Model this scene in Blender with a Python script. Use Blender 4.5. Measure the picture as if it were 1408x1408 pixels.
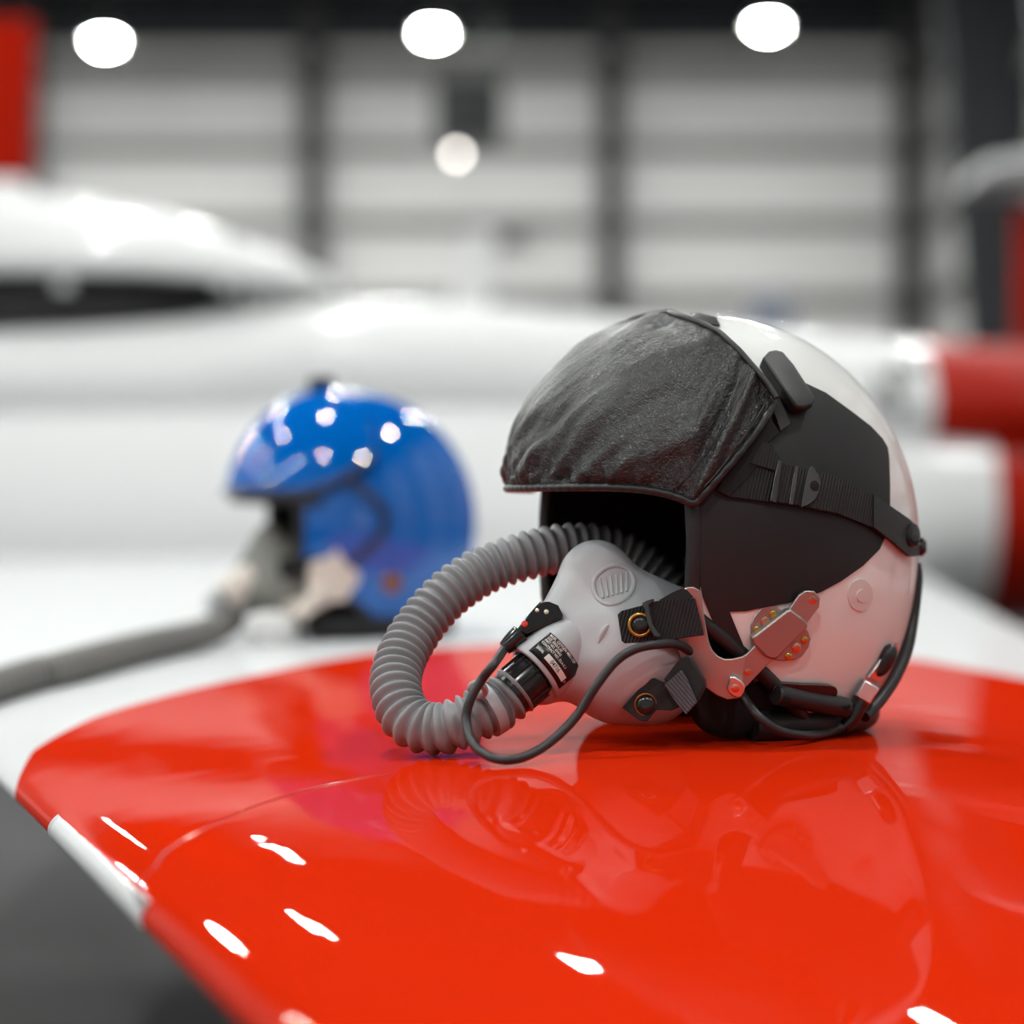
import bpy, bmesh, math, random
import numpy as np
from mathutils import Vector, Matrix, noise
from mathutils.bvhtree import BVHTree

for o in list(bpy.data.objects):
    bpy.data.objects.remove(o, do_unlink=True)
SC = bpy.context.scene
COL = SC.collection
random.seed(7)
PI = math.pi

# ------------------------------------------------------------------ camera, world, exposure
ZC = 1.50                      # camera height above the hangar floor
FPX = 1408 * 50.0 / 24.0       # focal length in pixels (50 mm lens, 24 mm square sensor)
cam_d = bpy.data.cameras.new('camera')
cam_d.lens = 50.0
cam_d.sensor_fit = 'HORIZONTAL'
cam_d.sensor_width = 24.0
cam_d.clip_start = 0.05
cam_d.clip_end = 300
cam_d.dof.use_dof = True
cam_d.dof.focus_distance = 1.335
cam_d.dof.aperture_fstop = 1.8
cam_d.dof.aperture_blades = 0
cam = bpy.data.objects.new('camera', cam_d)
cam.location = (0, 0, ZC)
cam.rotation_euler = (PI / 2, 0, 0)
COL.objects.link(cam)
SC.camera = cam

w = bpy.data.worlds.new('world')
SC.world = w
w.use_nodes = True
w.node_tree.nodes['Background'].inputs[0].default_value = (0.5, 0.52, 0.55, 1)
w.node_tree.nodes['Background'].inputs[1].default_value = 0.05

LAMP_POWER = 1000.0             # radiance of each high-bay lamp lens
SC.view_settings.view_transform = 'Standard'
SC.view_settings.look = 'None'
SC.view_settings.gamma = 1.0
SC.view_settings.use_curve_mapping = False
SC.view_settings.exposure = 0.0
SC.cycles.use_denoising = True
SC.cycles.caustics_reflective = False
SC.cycles.caustics_refractive = False
SC.cycles.max_bounces = 8

# ------------------------------------------------------------------ helpers
def ray(px, py):
    return Vector(((px - 704) / FPX, 1.0, -(py - 704) / FPX))

def P(px, py, Y):
    """pixel + distance along the view axis -> world point"""
    return Vector((0, 0, ZC)) + ray(px, py) * Y

def link(o, parent=None):
    COL.objects.link(o)
    if parent is not None:
        o.parent = parent
        o.matrix_parent_inverse = parent.matrix_basis.inverted()
    return o

def mesh_obj(name, verts, faces, mat, parent=None, smooth=True, angle=None):
    me = bpy.data.meshes.new(name)
    me.from_pydata([tuple(v) for v in verts], [], faces)
    me.update()
    bm = bmesh.new(); bm.from_mesh(me)
    bmesh.ops.recalc_face_normals(bm, faces=bm.faces[:])
    bm.to_mesh(me); bm.free()
    if mat is not None:
        me.materials.append(mat)
    if smooth:
        me.polygons.foreach_set('use_smooth', [True] * len(me.polygons))
        if angle is not None:
            me.set_sharp_from_angle(angle=math.radians(angle))
    o = bpy.data.objects.new(name, me)
    return link(o, parent)

def thing(name, loc, label, cat, group=None):
    e = bpy.data.objects.new(name, None)
    e.empty_display_size = 0.05
    e.location = loc
    COL.objects.link(e)
    return tag(e, label, cat, group)

def tag(o, label, cat, group=None, kind=None):
    o['label'] = label
    o['category'] = cat
    if group: o['group'] = group
    if kind: o['kind'] = kind
    return o

def structure(o, label, cat):
    o['kind'] = 'structure'; o['label'] = label; o['category'] = cat
    return o

def catmull(pts, n=12, closed=False):
    pts = [Vector(p) for p in pts]
    out = []
    N = len(pts)
    segs = N if closed else N - 1
    for i in range(segs):
        if closed:
            p0, p1, p2, p3 = pts[(i - 1) % N], pts[i], pts[(i + 1) % N], pts[(i + 2) % N]
        else:
            p0 = pts[i - 1] if i > 0 else pts[0] * 2 - pts[1]
            p1, p2 = pts[i], pts[i + 1]
            p3 = pts[i + 2] if i + 2 < N else pts[-1] * 2 - pts[-2]
        for k in range(n):
            t = k / n
            out.append(0.5 * ((2 * p1) + (p2 - p0) * t + (2 * p0 - 5 * p1 + 4 * p2 - p3) * t * t
                              + (3 * p1 - p0 - 3 * p2 + p3) * t ** 3))
    if not closed:
        out.append(pts[-1].copy())
    return out

def resample(pts, step):
    d = [0.0]
    for a, b in zip(pts, pts[1:]):
        d.append(d[-1] + (b - a).length)
    n = max(2, int(d[-1] / step))
    out, j = [], 0
    for i in range(n + 1):
        s = d[-1] * i / n
        while j < len(d) - 2 and d[j + 1] < s:
            j += 1
        t = (s - d[j]) / max(1e-9, d[j + 1] - d[j])
        out.append(pts[j].lerp(pts[j + 1], min(1, max(0, t))))
    return out

def tube_geo(pts, r, n=12, closed=False, caps=True):
    pts = [Vector(p) for p in pts]
    N = len(pts)
    rr = r if isinstance(r, (list, tuple)) else [r] * N
    verts, faces = [], []
    t0 = (pts[1] - pts[0]).normalized()
    up = Vector((0, 0, 1)) if abs(t0.z) < 0.9 else Vector((1, 0, 0))
    nrm = (up - t0 * up.dot(t0)).normalized()
    for i in range(N):
        if closed:
            t = (pts[(i + 1) % N] - pts[i - 1]).normalized()
        else:
            t = (pts[min(i + 1, N - 1)] - pts[max(i - 1, 0)]).normalized()
        nrm = (nrm - t * nrm.dot(t))
        nrm.normalize()
        b = t.cross(nrm)
        for k in range(n):
            a = 2 * PI * k / n
            verts.append(pts[i] + (nrm * math.cos(a) + b * math.sin(a)) * rr[i])
    R = N if closed else N - 1
    for i in range(R):
        j = (i + 1) % N
        for k in range(n):
            k2 = (k + 1) % n
            faces.append((i * n + k, i * n + k2, j * n + k2, j * n + k))
    if not closed and caps:
        faces.append(tuple(range(n)))
        faces.append(tuple((N - 1) * n + k for k in range(n)))
    return verts, faces

def tube(name, pts, r, mat, parent=None, n=12, closed=False, angle=50):
    v, f = tube_geo(pts, r, n, closed)
    return mesh_obj(name, v, f, mat, parent, True, angle)

def merge(*geos):
    V, F = [], []
    for v, f in geos:
        b = len(V)
        V += list(v)
        F += [tuple(i + b for i in q) for q in f]
    return V, F

def box_geo(c, sx, sy, sz, ax=None):
    """box centred at c; ax = 3 unit axes"""
    X, Y, Z = ax if ax else (Vector((1, 0, 0)), Vector((0, 1, 0)), Vector((0, 0, 1)))
    c = Vector(c)
    v = [c + X * (i * sx / 2) + Y * (j * sy / 2) + Z * (k * sz / 2)
         for i in (-1, 1) for j in (-1, 1) for k in (-1, 1)]
    f = [(0, 1, 3, 2), (4, 6, 7, 5), (0, 4, 5, 1), (2, 3, 7, 6), (0, 2, 6, 4), (1, 5, 7, 3)]
    return v, f

def bevel(o, wdt, seg=2, ang=40):
    m = o.modifiers.new('bevel', 'BEVEL')
    m.width = wdt; m.segments = seg; m.limit_method = 'ANGLE'; m.angle_limit = math.radians(ang)
    m.harden_normals = False
    return o

def box(name, c, sx, sy, sz, mat, parent=None, ax=None, bev=0.0):
    v, f = box_geo(c, sx, sy, sz, ax)
    o = mesh_obj(name, v, f, mat, parent, bev > 0, 40)
    if bev: bevel(o, bev)
    return o

def lathe_geo(prof, c, axis, n=24):
    """prof: list of (radius, height along axis)"""
    c = Vector(c); a = Vector(axis).normalized()
    u = a.orthogonal().normalized(); v = a.cross(u)
    V, F = [], []
    for r, h in prof:
        for k in range(n):
            t = 2 * PI * k / n
            V.append(c + a * h + (u * math.cos(t) + v * math.sin(t)) * max(r, 1e-5))
    for i in range(len(prof) - 1):
        for k in range(n):
            k2 = (k + 1) % n
            F.append((i * n + k, i * n + k2, (i + 1) * n + k2, (i + 1) * n + k))
    F.append(tuple(range(n)))
    F.append(tuple((len(prof) - 1) * n + k for k in range(n)))
    return V, F

def lathe(name, prof, c, axis, mat, parent=None, n=24, angle=40):
    v, f = lathe_geo(prof, c, axis, n)
    return mesh_obj(name, v, f, mat, parent, True, angle)

# ---- materials
def mat(name, col, rough=0.5, metal=0.0, coat=0.0, coat_rough=0.03, spec=0.5, sheen=0.0,
        bump=None, var=None, emit=None, coat_ior=1.5, trans=0.0, sss=0.0):
    m = bpy.data.materials.new(name)
    m.use_nodes = True
    nt = m.node_tree; N = nt.nodes; L = nt.links
    b = N['Principled BSDF']
    b.inputs['Base Color'].default_value = (*col, 1)
    b.inputs['Roughness'].default_value = rough
    b.inputs['Metallic'].default_value = metal
    b.inputs['Coat Weight'].default_value = coat
    b.inputs['Coat Roughness'].default_value = coat_rough
    b.inputs['Coat IOR'].default_value = coat_ior
    b.inputs['Specular IOR Level'].default_value = spec
    b.inputs['Sheen Weight'].default_value = sheen
    b.inputs['Transmission Weight'].default_value = trans
    b.inputs['Subsurface Weight'].default_value = sss
    tc = N.new('ShaderNodeTexCoord')
    if var:      # (scale, amount) : gentle colour variation of the material itself
        nz = N.new('ShaderNodeTexNoise'); nz.inputs['Scale'].default_value = var[0]
        nz.inputs['Detail'].default_value = 4
        L.new(tc.outputs['Object'], nz.inputs['Vector'])
        mx = N.new('ShaderNodeMix'); mx.data_type = 'RGBA'
        mx.inputs[6].default_value = (*[c * (1 - var[1]) for c in col], 1)
        mx.inputs[7].default_value = (*[min(1, c * (1 + var[1])) for c in col], 1)
        L.new(nz.outputs['Fac'], mx.inputs[0]); L.new(mx.outputs[2], b.inputs['Base Color'])
    if bump:     # list of (kind, scale, strength, distance)
        prev = None
        for kind, scale, stren, dist in bump:
            if kind == 'voronoi':
                t = N.new('ShaderNodeTexVoronoi'); t.feature = 'DISTANCE_TO_EDGE'
                t.inputs['Scale'].default_value = scale; out = t.outputs['Distance']
            elif kind == 'noise':
                t = N.new('ShaderNodeTexNoise'); t.inputs['Scale'].default_value = scale
                t.inputs['Detail'].default_value = 3; out = t.outputs['Fac']
            L.new(tc.outputs['Object'], t.inputs['Vector'])
            bp = N.new('ShaderNodeBump'); bp.inputs['Strength'].default_value = stren
            bp.inputs['Distance'].default_value = dist
            L.new(out, bp.inputs['Height'])
            if prev: L.new(prev.outputs['Normal'], bp.inputs['Normal'])
            prev = bp
        L.new(prev.outputs['Normal'], b.inputs['Normal'])
    if emit:
        b.inputs['Emission Color'].default_value = (*emit[0], 1)
        b.inputs['Emission Strength'].default_value = emit[1]
    return m

M = {}
M['white_gloss'] = mat('white_gloss', (0.84, 0.84, 0.825), 0.5, spec=0.15, coat=0.8, coat_rough=0.012)
M['leather'] = mat('leather', (0.012, 0.012, 0.0125), 0.34, spec=0.62,
                   bump=[('voronoi', 340, 0.38, 0.0014), ('voronoi', 800, 0.7, 0.0010), ('noise', 300, 0.6, 0.0018)], var=(60, 0.25))
M['leather_edge'] = mat('leather_edge', (0.016, 0.016, 0.017), 0.42, bump=[('noise', 500, 0.3, 0.0006)])
M['vinyl'] = mat('vinyl', (0.013, 0.0125, 0.0135), 0.52, spec=0.42, bump=[('noise', 1400, 0.18, 0.0003)])
M['webbing'] = mat('webbing', (0.010, 0.010, 0.011), 0.75, sheen=0.05, bump=[('noise', 1800, 0.5, 0.0005)])
M['webbing_grey'] = mat('webbing_grey', (0.06, 0.062, 0.072), 0.75, bump=[('noise', 1800, 0.4, 0.0005)])
M['foam'] = mat('foam', (0.006, 0.006, 0.006), 0.9)
M['black_plastic'] = mat('black_plastic', (0.010, 0.010, 0.011), 0.22, coat=0.3)
M['black_satin'] = mat('black_satin', (0.014, 0.014, 0.015), 0.42, bump=[('noise', 900, 0.1, 0.0004)])
M['black_metal'] = mat('black_metal', (0.10, 0.10, 0.10), 0.22, metal=0.8)
M['steel'] = mat('steel', (0.50, 0.46, 0.43), 0.45, metal=1.0, bump=[('noise', 700, 0.06, 0.0003)])
M['steel_matte'] = mat('steel_matte', (0.45, 0.41, 0.39), 0.45, metal=1.0, bump=[('noise', 900, 0.06, 0.0003)])
M['chrome'] = mat('chrome', (0.8, 0.8, 0.8), 0.30, metal=1.0)
M['brass'] = mat('brass', (0.62, 0.44, 0.10), 0.3, metal=1.0)
M['bronze'] = mat('bronze', (0.32, 0.14, 0.04), 0.4, metal=1.0)
M['copper'] = mat('copper', (0.75, 0.40, 0.28), 0.3, metal=1.0)
M['rubber_grey'] = mat('rubber_grey', (0.45, 0.46, 0.48), 0.42, spec=0.4, var=(40, 0.08), sss=0.0,
                       bump=[('noise', 120, 0.06, 0.001)])
M['hose_grey'] = mat('hose_grey', (0.25, 0.255, 0.265), 0.45, spec=0.4, var=(60, 0.12))
M['clip_grey'] = mat('clip_grey', (0.40, 0.41, 0.43), 0.45)
M['cable'] = mat('cable', (0.020, 0.020, 0.021), 0.45)
M['red_dot'] = mat('red_dot', (0.7, 0.03, 0.02), 0.3)
M['cream_dot'] = mat('cream_dot', (0.65, 0.62, 0.50), 0.3, metal=0.6)
M['label_black'] = mat('label_black', (0.006, 0.006, 0.006), 0.3)
M['label_white'] = mat('label_white', (0.80, 0.76, 0.72), 0.5)
M['grommet'] = mat('grommet', (0.74, 0.68, 0.66), 0.35, coat=0.4)
M['tape_white'] = mat('tape_white', (0.74, 0.75, 0.76), 0.35, coat=0.5, var=(80, 0.05))
M['tape_grey'] = mat('tape_grey', (0.30, 0.29, 0.30), 0.4)
M['blue_paint'] = mat('blue_paint', (0.0, 0.125, 0.52), 0.45, spec=0.0, coat=0.75, coat_rough=0.015, coat_ior=1.8)
M['blue_dark'] = mat('blue_dark', (0.005, 0.02, 0.07), 0.4, coat=0.4)
M['visor_dark'] = mat('visor_dark', (0.02, 0.018, 0.016), 0.15, coat=0.5)
M['mask_blurgrey'] = mat('mask_greenish', (0.22, 0.22, 0.20), 0.5)
M['beige_metal'] = mat('beige_metal', (0.74, 0.67, 0.60), 0.5, metal=0.0)
M['white_webbing'] = mat('white_webbing', (0.75, 0.75, 0.74), 0.7)
M['hose_far'] = mat('hose_far', (0.17, 0.165, 0.155), 0.55)
M['jet_white'] = mat('jet_white', (0.80, 0.805, 0.81), 0.38, coat=0.4, coat_rough=0.05)
M['jet_grey'] = mat('jet_grey', (0.50, 0.51, 0.52), 0.35, coat=0.4)
M['jet_red'] = mat('jet_red', (0.33, 0.009, 0.002), 0.5, spec=0.0, coat=0.2)
M['cockpit_dark'] = mat('cockpit_dark', (0.012, 0.012, 0.012), 0.8)
M['letter_black'] = mat('letter_black', (0.012, 0.012, 0.013), 0.5)
M['tyre'] = mat('tyre', (0.02, 0.02, 0.02), 0.8)
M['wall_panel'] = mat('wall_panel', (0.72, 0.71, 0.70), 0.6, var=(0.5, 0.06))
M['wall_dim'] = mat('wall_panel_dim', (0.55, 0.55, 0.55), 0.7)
M['girt'] = mat('girt_steel', (0.20, 0.198, 0.19), 0.6, metal=0.0)
M['column'] = mat('column_steel', (0.045, 0.045, 0.045), 0.6)
M['frame_dark'] = mat('frame_dark', (0.014, 0.016, 0.020), 0.6)
M['roof'] = mat('roof_dark', (0.05, 0.05, 0.052), 0.8)
M['lamp_black'] = mat('lamp_black', (0.02, 0.02, 0.02), 0.5)
M['lamp_reflector'] = mat('lamp_reflector', (0.7, 0.7, 0.7), 0.3, metal=1.0)
M['lamp_lens'] = mat('lamp_lens', (1, 1, 1), 0.5, emit=((0.98, 1.0, 0.97), LAMP_POWER))
M['glow_disc'] = mat('glow_disc', (1, 1, 1), 0.5, emit=((1.0, 0.93, 0.85), 16.0))  # added glow that stands in for a reflected lamp
M['floor'] = mat('floor_concrete', (0.05, 0.05, 0.051), 0.6, spec=0.18, var=(0.6, 0.18))
M['bluegrey'] = mat('blue_grey_paint', (0.20, 0.22, 0.27), 0.5)

def ribbed(name, col, scale, direction, rough=0.75, strength=0.7):
    """woven webbing: fine ribs across the strap"""
    m = bpy.data.materials.new(name); m.use_nodes = True
    nt = m.node_tree; N = nt.nodes; L = nt.links
    b = N['Principled BSDF']
    b.inputs['Base Color'].default_value = (*col, 1); b.inputs['Roughness'].default_value = rough
    tc = N.new('ShaderNodeTexCoord')
    vm = N.new('ShaderNodeVectorMath'); vm.operation = 'DOT_PRODUCT'
    vm.inputs[1].default_value = direction
    L.new(tc.outputs['Object'], vm.inputs[0])
    mu = N.new('ShaderNodeMath'); mu.operation = 'MULTIPLY'; mu.inputs[1].default_value = scale
    L.new(vm.outputs['Value'], mu.inputs[0])
    sn = N.new('ShaderNodeMath'); sn.operation = 'SINE'; L.new(mu.outputs[0], sn.inputs[0])
    bp = N.new('ShaderNodeBump'); bp.inputs['Strength'].default_value = strength
    bp.inputs['Distance'].default_value = 0.0005
    L.new(sn.outputs[0], bp.inputs['Height']); L.new(bp.outputs['Normal'], b.inputs['Normal'])
    return m
M['web_x'] = ribbed('webbing_ribbed', (0.011, 0.011, 0.012), 2 * PI / 0.0021, (0.97, 0.0, -0.25))
M['web_d'] = ribbed('webbing_ribbed_grey', (0.085, 0.088, 0.10), 2 * PI / 0.0020, (0.75, 0.0, 0.65), 0.7, 0.9)

# =================================================================== THE HANGAR
XL, XR, YB, YF, ZR = -24.0, 8.9, 45.0, -16.0, ZC + 11.0
fl = box('floor', ((XL + XR) / 2, (YB + YF) / 2, -0.1), XR - XL, YB - YF, 0.2, M['floor'])
structure(fl, 'dark grey polished concrete hangar floor', 'floor')
ce = box('ceiling', ((XL + XR) / 2, (YB + YF) / 2, ZR + 0.1), XR - XL, YB - YF, 0.2, M['roof'])
structure(ce, 'dark hangar roof above the lamps', 'ceiling')
for yy in np.arange(YB - 3.5, YF, -6.27):
    box('roof_beam', ((XL + XR) / 2, yy, ZR - 0.35), XR - XL, 0.3, 0.7, M['frame_dark'], ce)
for xx in np.arange(XL + 2, XR, 3.0):
    box('purlin', (xx, (YB + YF) / 2, ZR - 0.08), 0.12, YB - YF, 0.16, M['frame_dark'], ce)
wb = box('wall_back', ((XL + XR) / 2, YB + 0.1, ZR / 2), XR - XL, 0.2, ZR, M['wall_panel'])
structure(wb, 'pale corrugated steel back wall with dark girts and columns', 'wall')
wr = box('wall_right', (XR + 0.1, (YB + YF) / 2, ZR / 2), 0.2, YB - YF, ZR, M['wall_panel'])
structure(wr, 'pale steel side wall at the right with dark tapered frames', 'wall')
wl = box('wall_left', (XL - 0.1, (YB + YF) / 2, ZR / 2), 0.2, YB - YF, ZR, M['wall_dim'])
structure(wl, 'pale steel side wall at the left, out of frame', 'wall')
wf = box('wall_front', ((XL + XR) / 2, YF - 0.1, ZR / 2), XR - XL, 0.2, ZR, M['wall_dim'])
structure(wf, 'pale steel wall behind the viewer', 'wall')
# wall panels with raised ribs (joined corrugation), girts and columns of the back wall
V, F = [], []
for i, xx in enumerate(np.arange(XL + 0.3, XR, 0.9)):
    g = box_geo((xx, YB - 0.02, ZR / 2), 0.10, 0.04, ZR)
    V, F = merge((V, F), g)
o = mesh_obj('corrugation', V, F, M['wall_panel'], wb, False); o['kind'] = 'stuff'
girt_z = [ZC + (704 - y) / FPX * YB for y in (28, 98, 206, 308, 412, 516, 620, 724)]
for i, zz in enumerate(girt_z):
    hgt = (1.1, 0.48, 0.32, 0.28, 0.28, 0.28, 0.28, 0.28)[i]
    box('girt', ((XL + XR) / 2, YB - 0.14, zz), XR - XL, 0.2, hgt, M['frame_dark'] if i == 0 else M['girt'], wb)
    box('girt', (XR - 0.12, (YB + YF) / 2, zz), 0.2, YB - YF, hgt, M['girt'], wr)
for px in (-370, 40, 430, 840, 1247):
    xx = (px - 704) / FPX * (YB - 0.4)
    if xx < XL: continue
    c = box('column', (xx, YB - 0.40, ZR / 2), 0.50, 0.34, ZR, M['column'], wb)
# tapered rigid frames along the right wall (wider towards the roof)
for k in range(8):
    yy = 36.5 - k * 6.27
    b0, b1 = 0.67, 1.79
    x0 = XR - 0.02
    v = [(x0, yy - .22, 0), (x0, yy + .22, 0), (x0, yy + .22, ZR), (x0, yy - .22, ZR),
         (x0 - b0, yy - .22, 0), (x0 - b0, yy + .22, 0), (x0 - b1, yy + .22, ZR), (x0 - b1, yy - .22, ZR)]
    f = [(0, 1, 2, 3), (4, 7, 6, 5), (0, 3, 7, 4), (1, 5, 6, 2), (3, 2, 6, 7), (0, 4, 5, 1)]
    mesh_obj('tapered_frame', v, f, M['frame_dark'], wr, False)

# =================================================================== HIGH-BAY LAMPS
LZ = ZC + 8.45
LAMP_X = [-18.95, -13.1, -7.25, -1.40, 4.55]
LAMP_Y = [38.0 - 9 * i for i in range(6)]
def build_lamp(loc, label):
    t = thing('high_bay_lamp', loc, label, 'lamp', 'high-bay lamps under the hangar roof')
    x, y, z = loc
    lathe('housing', [(0.05, 0.62), (0.13, 0.60), (0.14, 0.34), (0.10, 0.30)], loc, (0, 0, 1), M['lamp_black'], t, 16)
    prof = [(0.11, 0.32), (0.20, 0.24), (0.27, 0.10), (0.285, -0.02), (0.275, -0.02), (0.255, 0.10), (0.19, 0.22), (0.10, 0.29)]
    lathe('reflector', prof, loc, (0, 0, 1), M['lamp_reflector'], t, 24)
    lathe('lens', [(0.16, 0.02)] + [(0.17 * math.cos(a), -0.10 * math.sin(a)) for a in np.linspace(0, 1.5, 9)], loc, (0, 0, 1), M['lamp_lens'], t, 24)
    tube('hanger_rod', [(x, y, z + 0.6), (x, y, ZR)], 0.015, M['lamp_black'], t, 8)
    return t
def copy_thing(root, dx, label=None):
    r = root.copy(); COL.objects.link(r)
    r.location = root.location + Vector(dx)
    if label: r['label'] = label
    for ch in list(root.children):
        c = ch.copy(); COL.objects.link(c); c.parent = r
        c.matrix_parent_inverse = ch.matrix_parent_inverse.copy()
    return r
LL = {(-7.25, 38.0): 'glowing high-bay lamp nearest the red tail fin, leftmost of three',
      (-1.40, 38.0): 'glowing high-bay lamp above the dark heater, middle of three',
      (4.55, 38.0): 'glowing high-bay lamp highest in the photo, rightmost of three'}
lamp0 = None
for yy in LAMP_Y:
    for xx in LAMP_X:
        lab = LL.get((xx, yy), 'hangar lamp outside the frame, seen only as a reflected highlight')
        dz = {(-7.25, 38.0): -0.06, (-1.40, 38.0): 0.10, (4.55, 38.0): 0.22}.get((xx, yy), 0.0)
        if lamp0 is None:
            lamp0 = build_lamp((xx, yy, LZ + dz), lab)
            lamp_ref = Vector((xx, yy, LZ + dz))
        else:
            copy_thing(lamp0, Vector((xx, yy, LZ + dz)) - lamp_ref, lab)

# unit heater hanging from the roof and an added glowing disc imitating a lamp reflection
hp = P(645, 155, 36)
t = thing('unit_heater', hp, 'dark unit heater hanging from the roof in front of the back wall', 'heater')
bx_ = box('housing', hp, 1.15, 0.8, 1.0, M['frame_dark'], t, bev=0.03)
lathe('fan_guard', [(0.34, 0), (0.34, 0.05), (0.30, 0.05), (0.30, 0.0)], hp - Vector((0, 0.42, 0)), (0, -1, 0), M['column'], t, 24)
for k in range(5):
    box('louvre', hp + Vector((0, -0.43, -0.28 + k * 0.14)), 0.7, 0.02, 0.05, M['column'], t)
for s in (-1, 1):
    tube('hanger_rod', [hp + Vector((s * .4, 0, .4)), (hp.x + s * .4, hp.y, ZR)], 0.02, M['lamp_black'], t, 8)
fp = P(628, 212, 33)
t = thing('reflection_glow', fp, 'small dim round glowing disc standing in for a lamp reflection just below the dark heater', 'lamp')
lathe('lens', [(0.05, 0.012), (0.062, 0.004), (0.062, 0.0)], fp, (0, -1, 0), M['glow_disc'], t, 16)
lathe('housing', [(0.03, -0.12), (0.075, -0.06), (0.08, 0.0), (0.066, 0.004)], fp, (0, -1, 0), M['lamp_black'], t, 16)  # housing and rod are added along with the reflection disc
tube('hanger_rod', [fp + Vector((0, 0.06, 0.05)), (fp.x, fp.y + 0.06, ZR)], 0.012, M['lamp_black'], t, 8)
ep = P(690, 318, 44.6)
t = thing('wall_box', ep, 'dark electrical box fixed on a girt of the back wall', 'box')
box('cabinet', ep, 0.7, 0.25, 0.5, M['column'], t, bev=0.02)
box('cabinet_door', ep + Vector((0, -0.13, 0)), 0.58, 0.03, 0.40, M['girt'], t, bev=0.01)

# =================================================================== THE WING OF THE JET
ZN = ZC - 0.200                # height of the leading edge
def x_le(y): return -0.1034 - 0.3692 * (y - 0.8332)
def x_te(y): return 0.66 + 0.136 * (y - 2.2)
def prof_f(xi):
    xi = min(1, max(0, xi))
    if xi < 0.55:
        q = 1 - xi / 0.55
        return (1 - q ** 2.3) ** 0.5
    q = (xi - 0.55) / 0.45
    return 1 - 0.90 * q ** 2.0
def wing_h(y): return 0.0535 + 0.004 * max(0, y - 1.4)
def wing_z(x, y):
    xi = (x - x_le(y)) / (x_te(y) - x_le(y))
    return ZN + wing_h(y) * prof_f(xi)
def wing_hit(px, py):
    a, b = 0.3, 8.0
    n = 600
    prev = None
    for i in range(n + 1):
        Y = a + (b - a) * i / n
        p = P(px, py, Y)
        inside = x_le(Y) <= p.x <= x_te(Y)
        d = p.z - wing_z(p.x, Y) if inside else None
        if prev is not None and d is not None and prev > 0 >= d:
            lo, hi = Y - (b - a) / n, Y
            for _ in range(40):
                m = (lo + hi) / 2
                q = P(px, py, m)
                if q.z - wing_z(q.x, m) > 0: lo = m
                else: hi = m
            return P(px, py, hi)
        prev = d
    return None
def wing_n(x, y):
    e = 1e-3
    dx = (wing_z(x + e, y) - wing_z(x - e, y)) / (2 * e)
    dy = (wing_z(x, y + e) - wing_z(x, y - e)) / (2 * e)
    return Vector((-dx, -dy, 1)).normalized()

# paint boundary red | white as Yb(xi)
bp = []
for px, py in ((45, 1033), (130, 986), (216, 960), (345, 930), (510, 898), (690, 886), (1000, 888), (1250, 905), (1400, 932)):
    h = wing_hit(px, py)
    if h:
        bp.append(((h.x - x_le(h.y)) / (x_te(h.y) - x_le(h.y)), h.y))
bp.sort()
print('paint boundary', [(round(a, 3), round(b, 3)) for a, b in bp])
bp = [(0.0, 1.50)] + [q for q in bp if q[0] > 0.005]
def y_paint(xi):
    return float(np.interp(xi, [q[0] for q in bp], [q[1] for q in bp]))

m = bpy.data.materials.new('wing_paint'); m.use_nodes = True
nt = m.node_tree; N = nt.nodes; L = nt.links
b = N['Principled BSDF']
at = N.new('ShaderNodeAttribute'); at.attribute_name = 'paint'
mr = N.new('ShaderNodeMapRange'); mr.inputs['From Min'].default_value = -0.002; mr.inputs['From Max'].default_value = 0.002
L.new(at.outputs['Fac'], mr.inputs['Value'])
mx = N.new('ShaderNodeMix'); mx.data_type = 'RGBA'
mx.inputs[6].default_value = (0.66, 0.67, 0.68, 1)
mx.inputs[7].default_value = (0.57, 0.020, 0.0025, 1)
L.new(mr.outputs['Result'], mx.inputs[0]); L.new(mx.outputs[2], b.inputs['Base Color'])
b.inputs['Roughness'].default_value = 0.5
b.inputs['Specular IOR Level'].default_value = 0.0
b.inputs['Coat Weight'].default_value = 0.30
b.inputs['Coat IOR'].default_value = 1.40
b.inputs['Coat Roughness'].default_value = 0.01
tc = N.new('ShaderNodeTexCoord')
nz = N.new('ShaderNodeTexNoise'); nz.inputs['Scale'].default_value = 9; nz.inputs['Detail'].default_value = 2
n2 = N.new('ShaderNodeTexNoise'); n2.inputs['Scale'].default_value = 420; n2.inputs['Detail'].default_value = 2
bu = N.new('ShaderNodeBump'); bu.inputs['Strength'].default_value = 0.03; bu.inputs['Distance'].default_value = 0.01
b2 = N.new('ShaderNodeBump'); b2.inputs['Strength'].default_value = 0.02; b2.inputs['Distance'].default_value = 0.0006
L.new(tc.outputs['Object'], nz.inputs['Vector']); L.new(tc.outputs['Object'], n2.inputs['Vector'])
L.new(nz.outputs['Fac'], bu.inputs['Height']); L.new(n2.outputs['Fac'], b2.inputs['Height'])
L.new(bu.outputs['Normal'], b2.inputs['Normal'])
L.new(b2.outputs['Normal'], b.inputs['Normal']); L.new(bu.outputs['Normal'], b.inputs['Coat Normal'])
M['wing'] = m

jet = thing('jet_aircraft', (0, 7.0, 0), 'white jet with red tail and glossy red wing tip under the helmets', 'aircraft')

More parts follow.
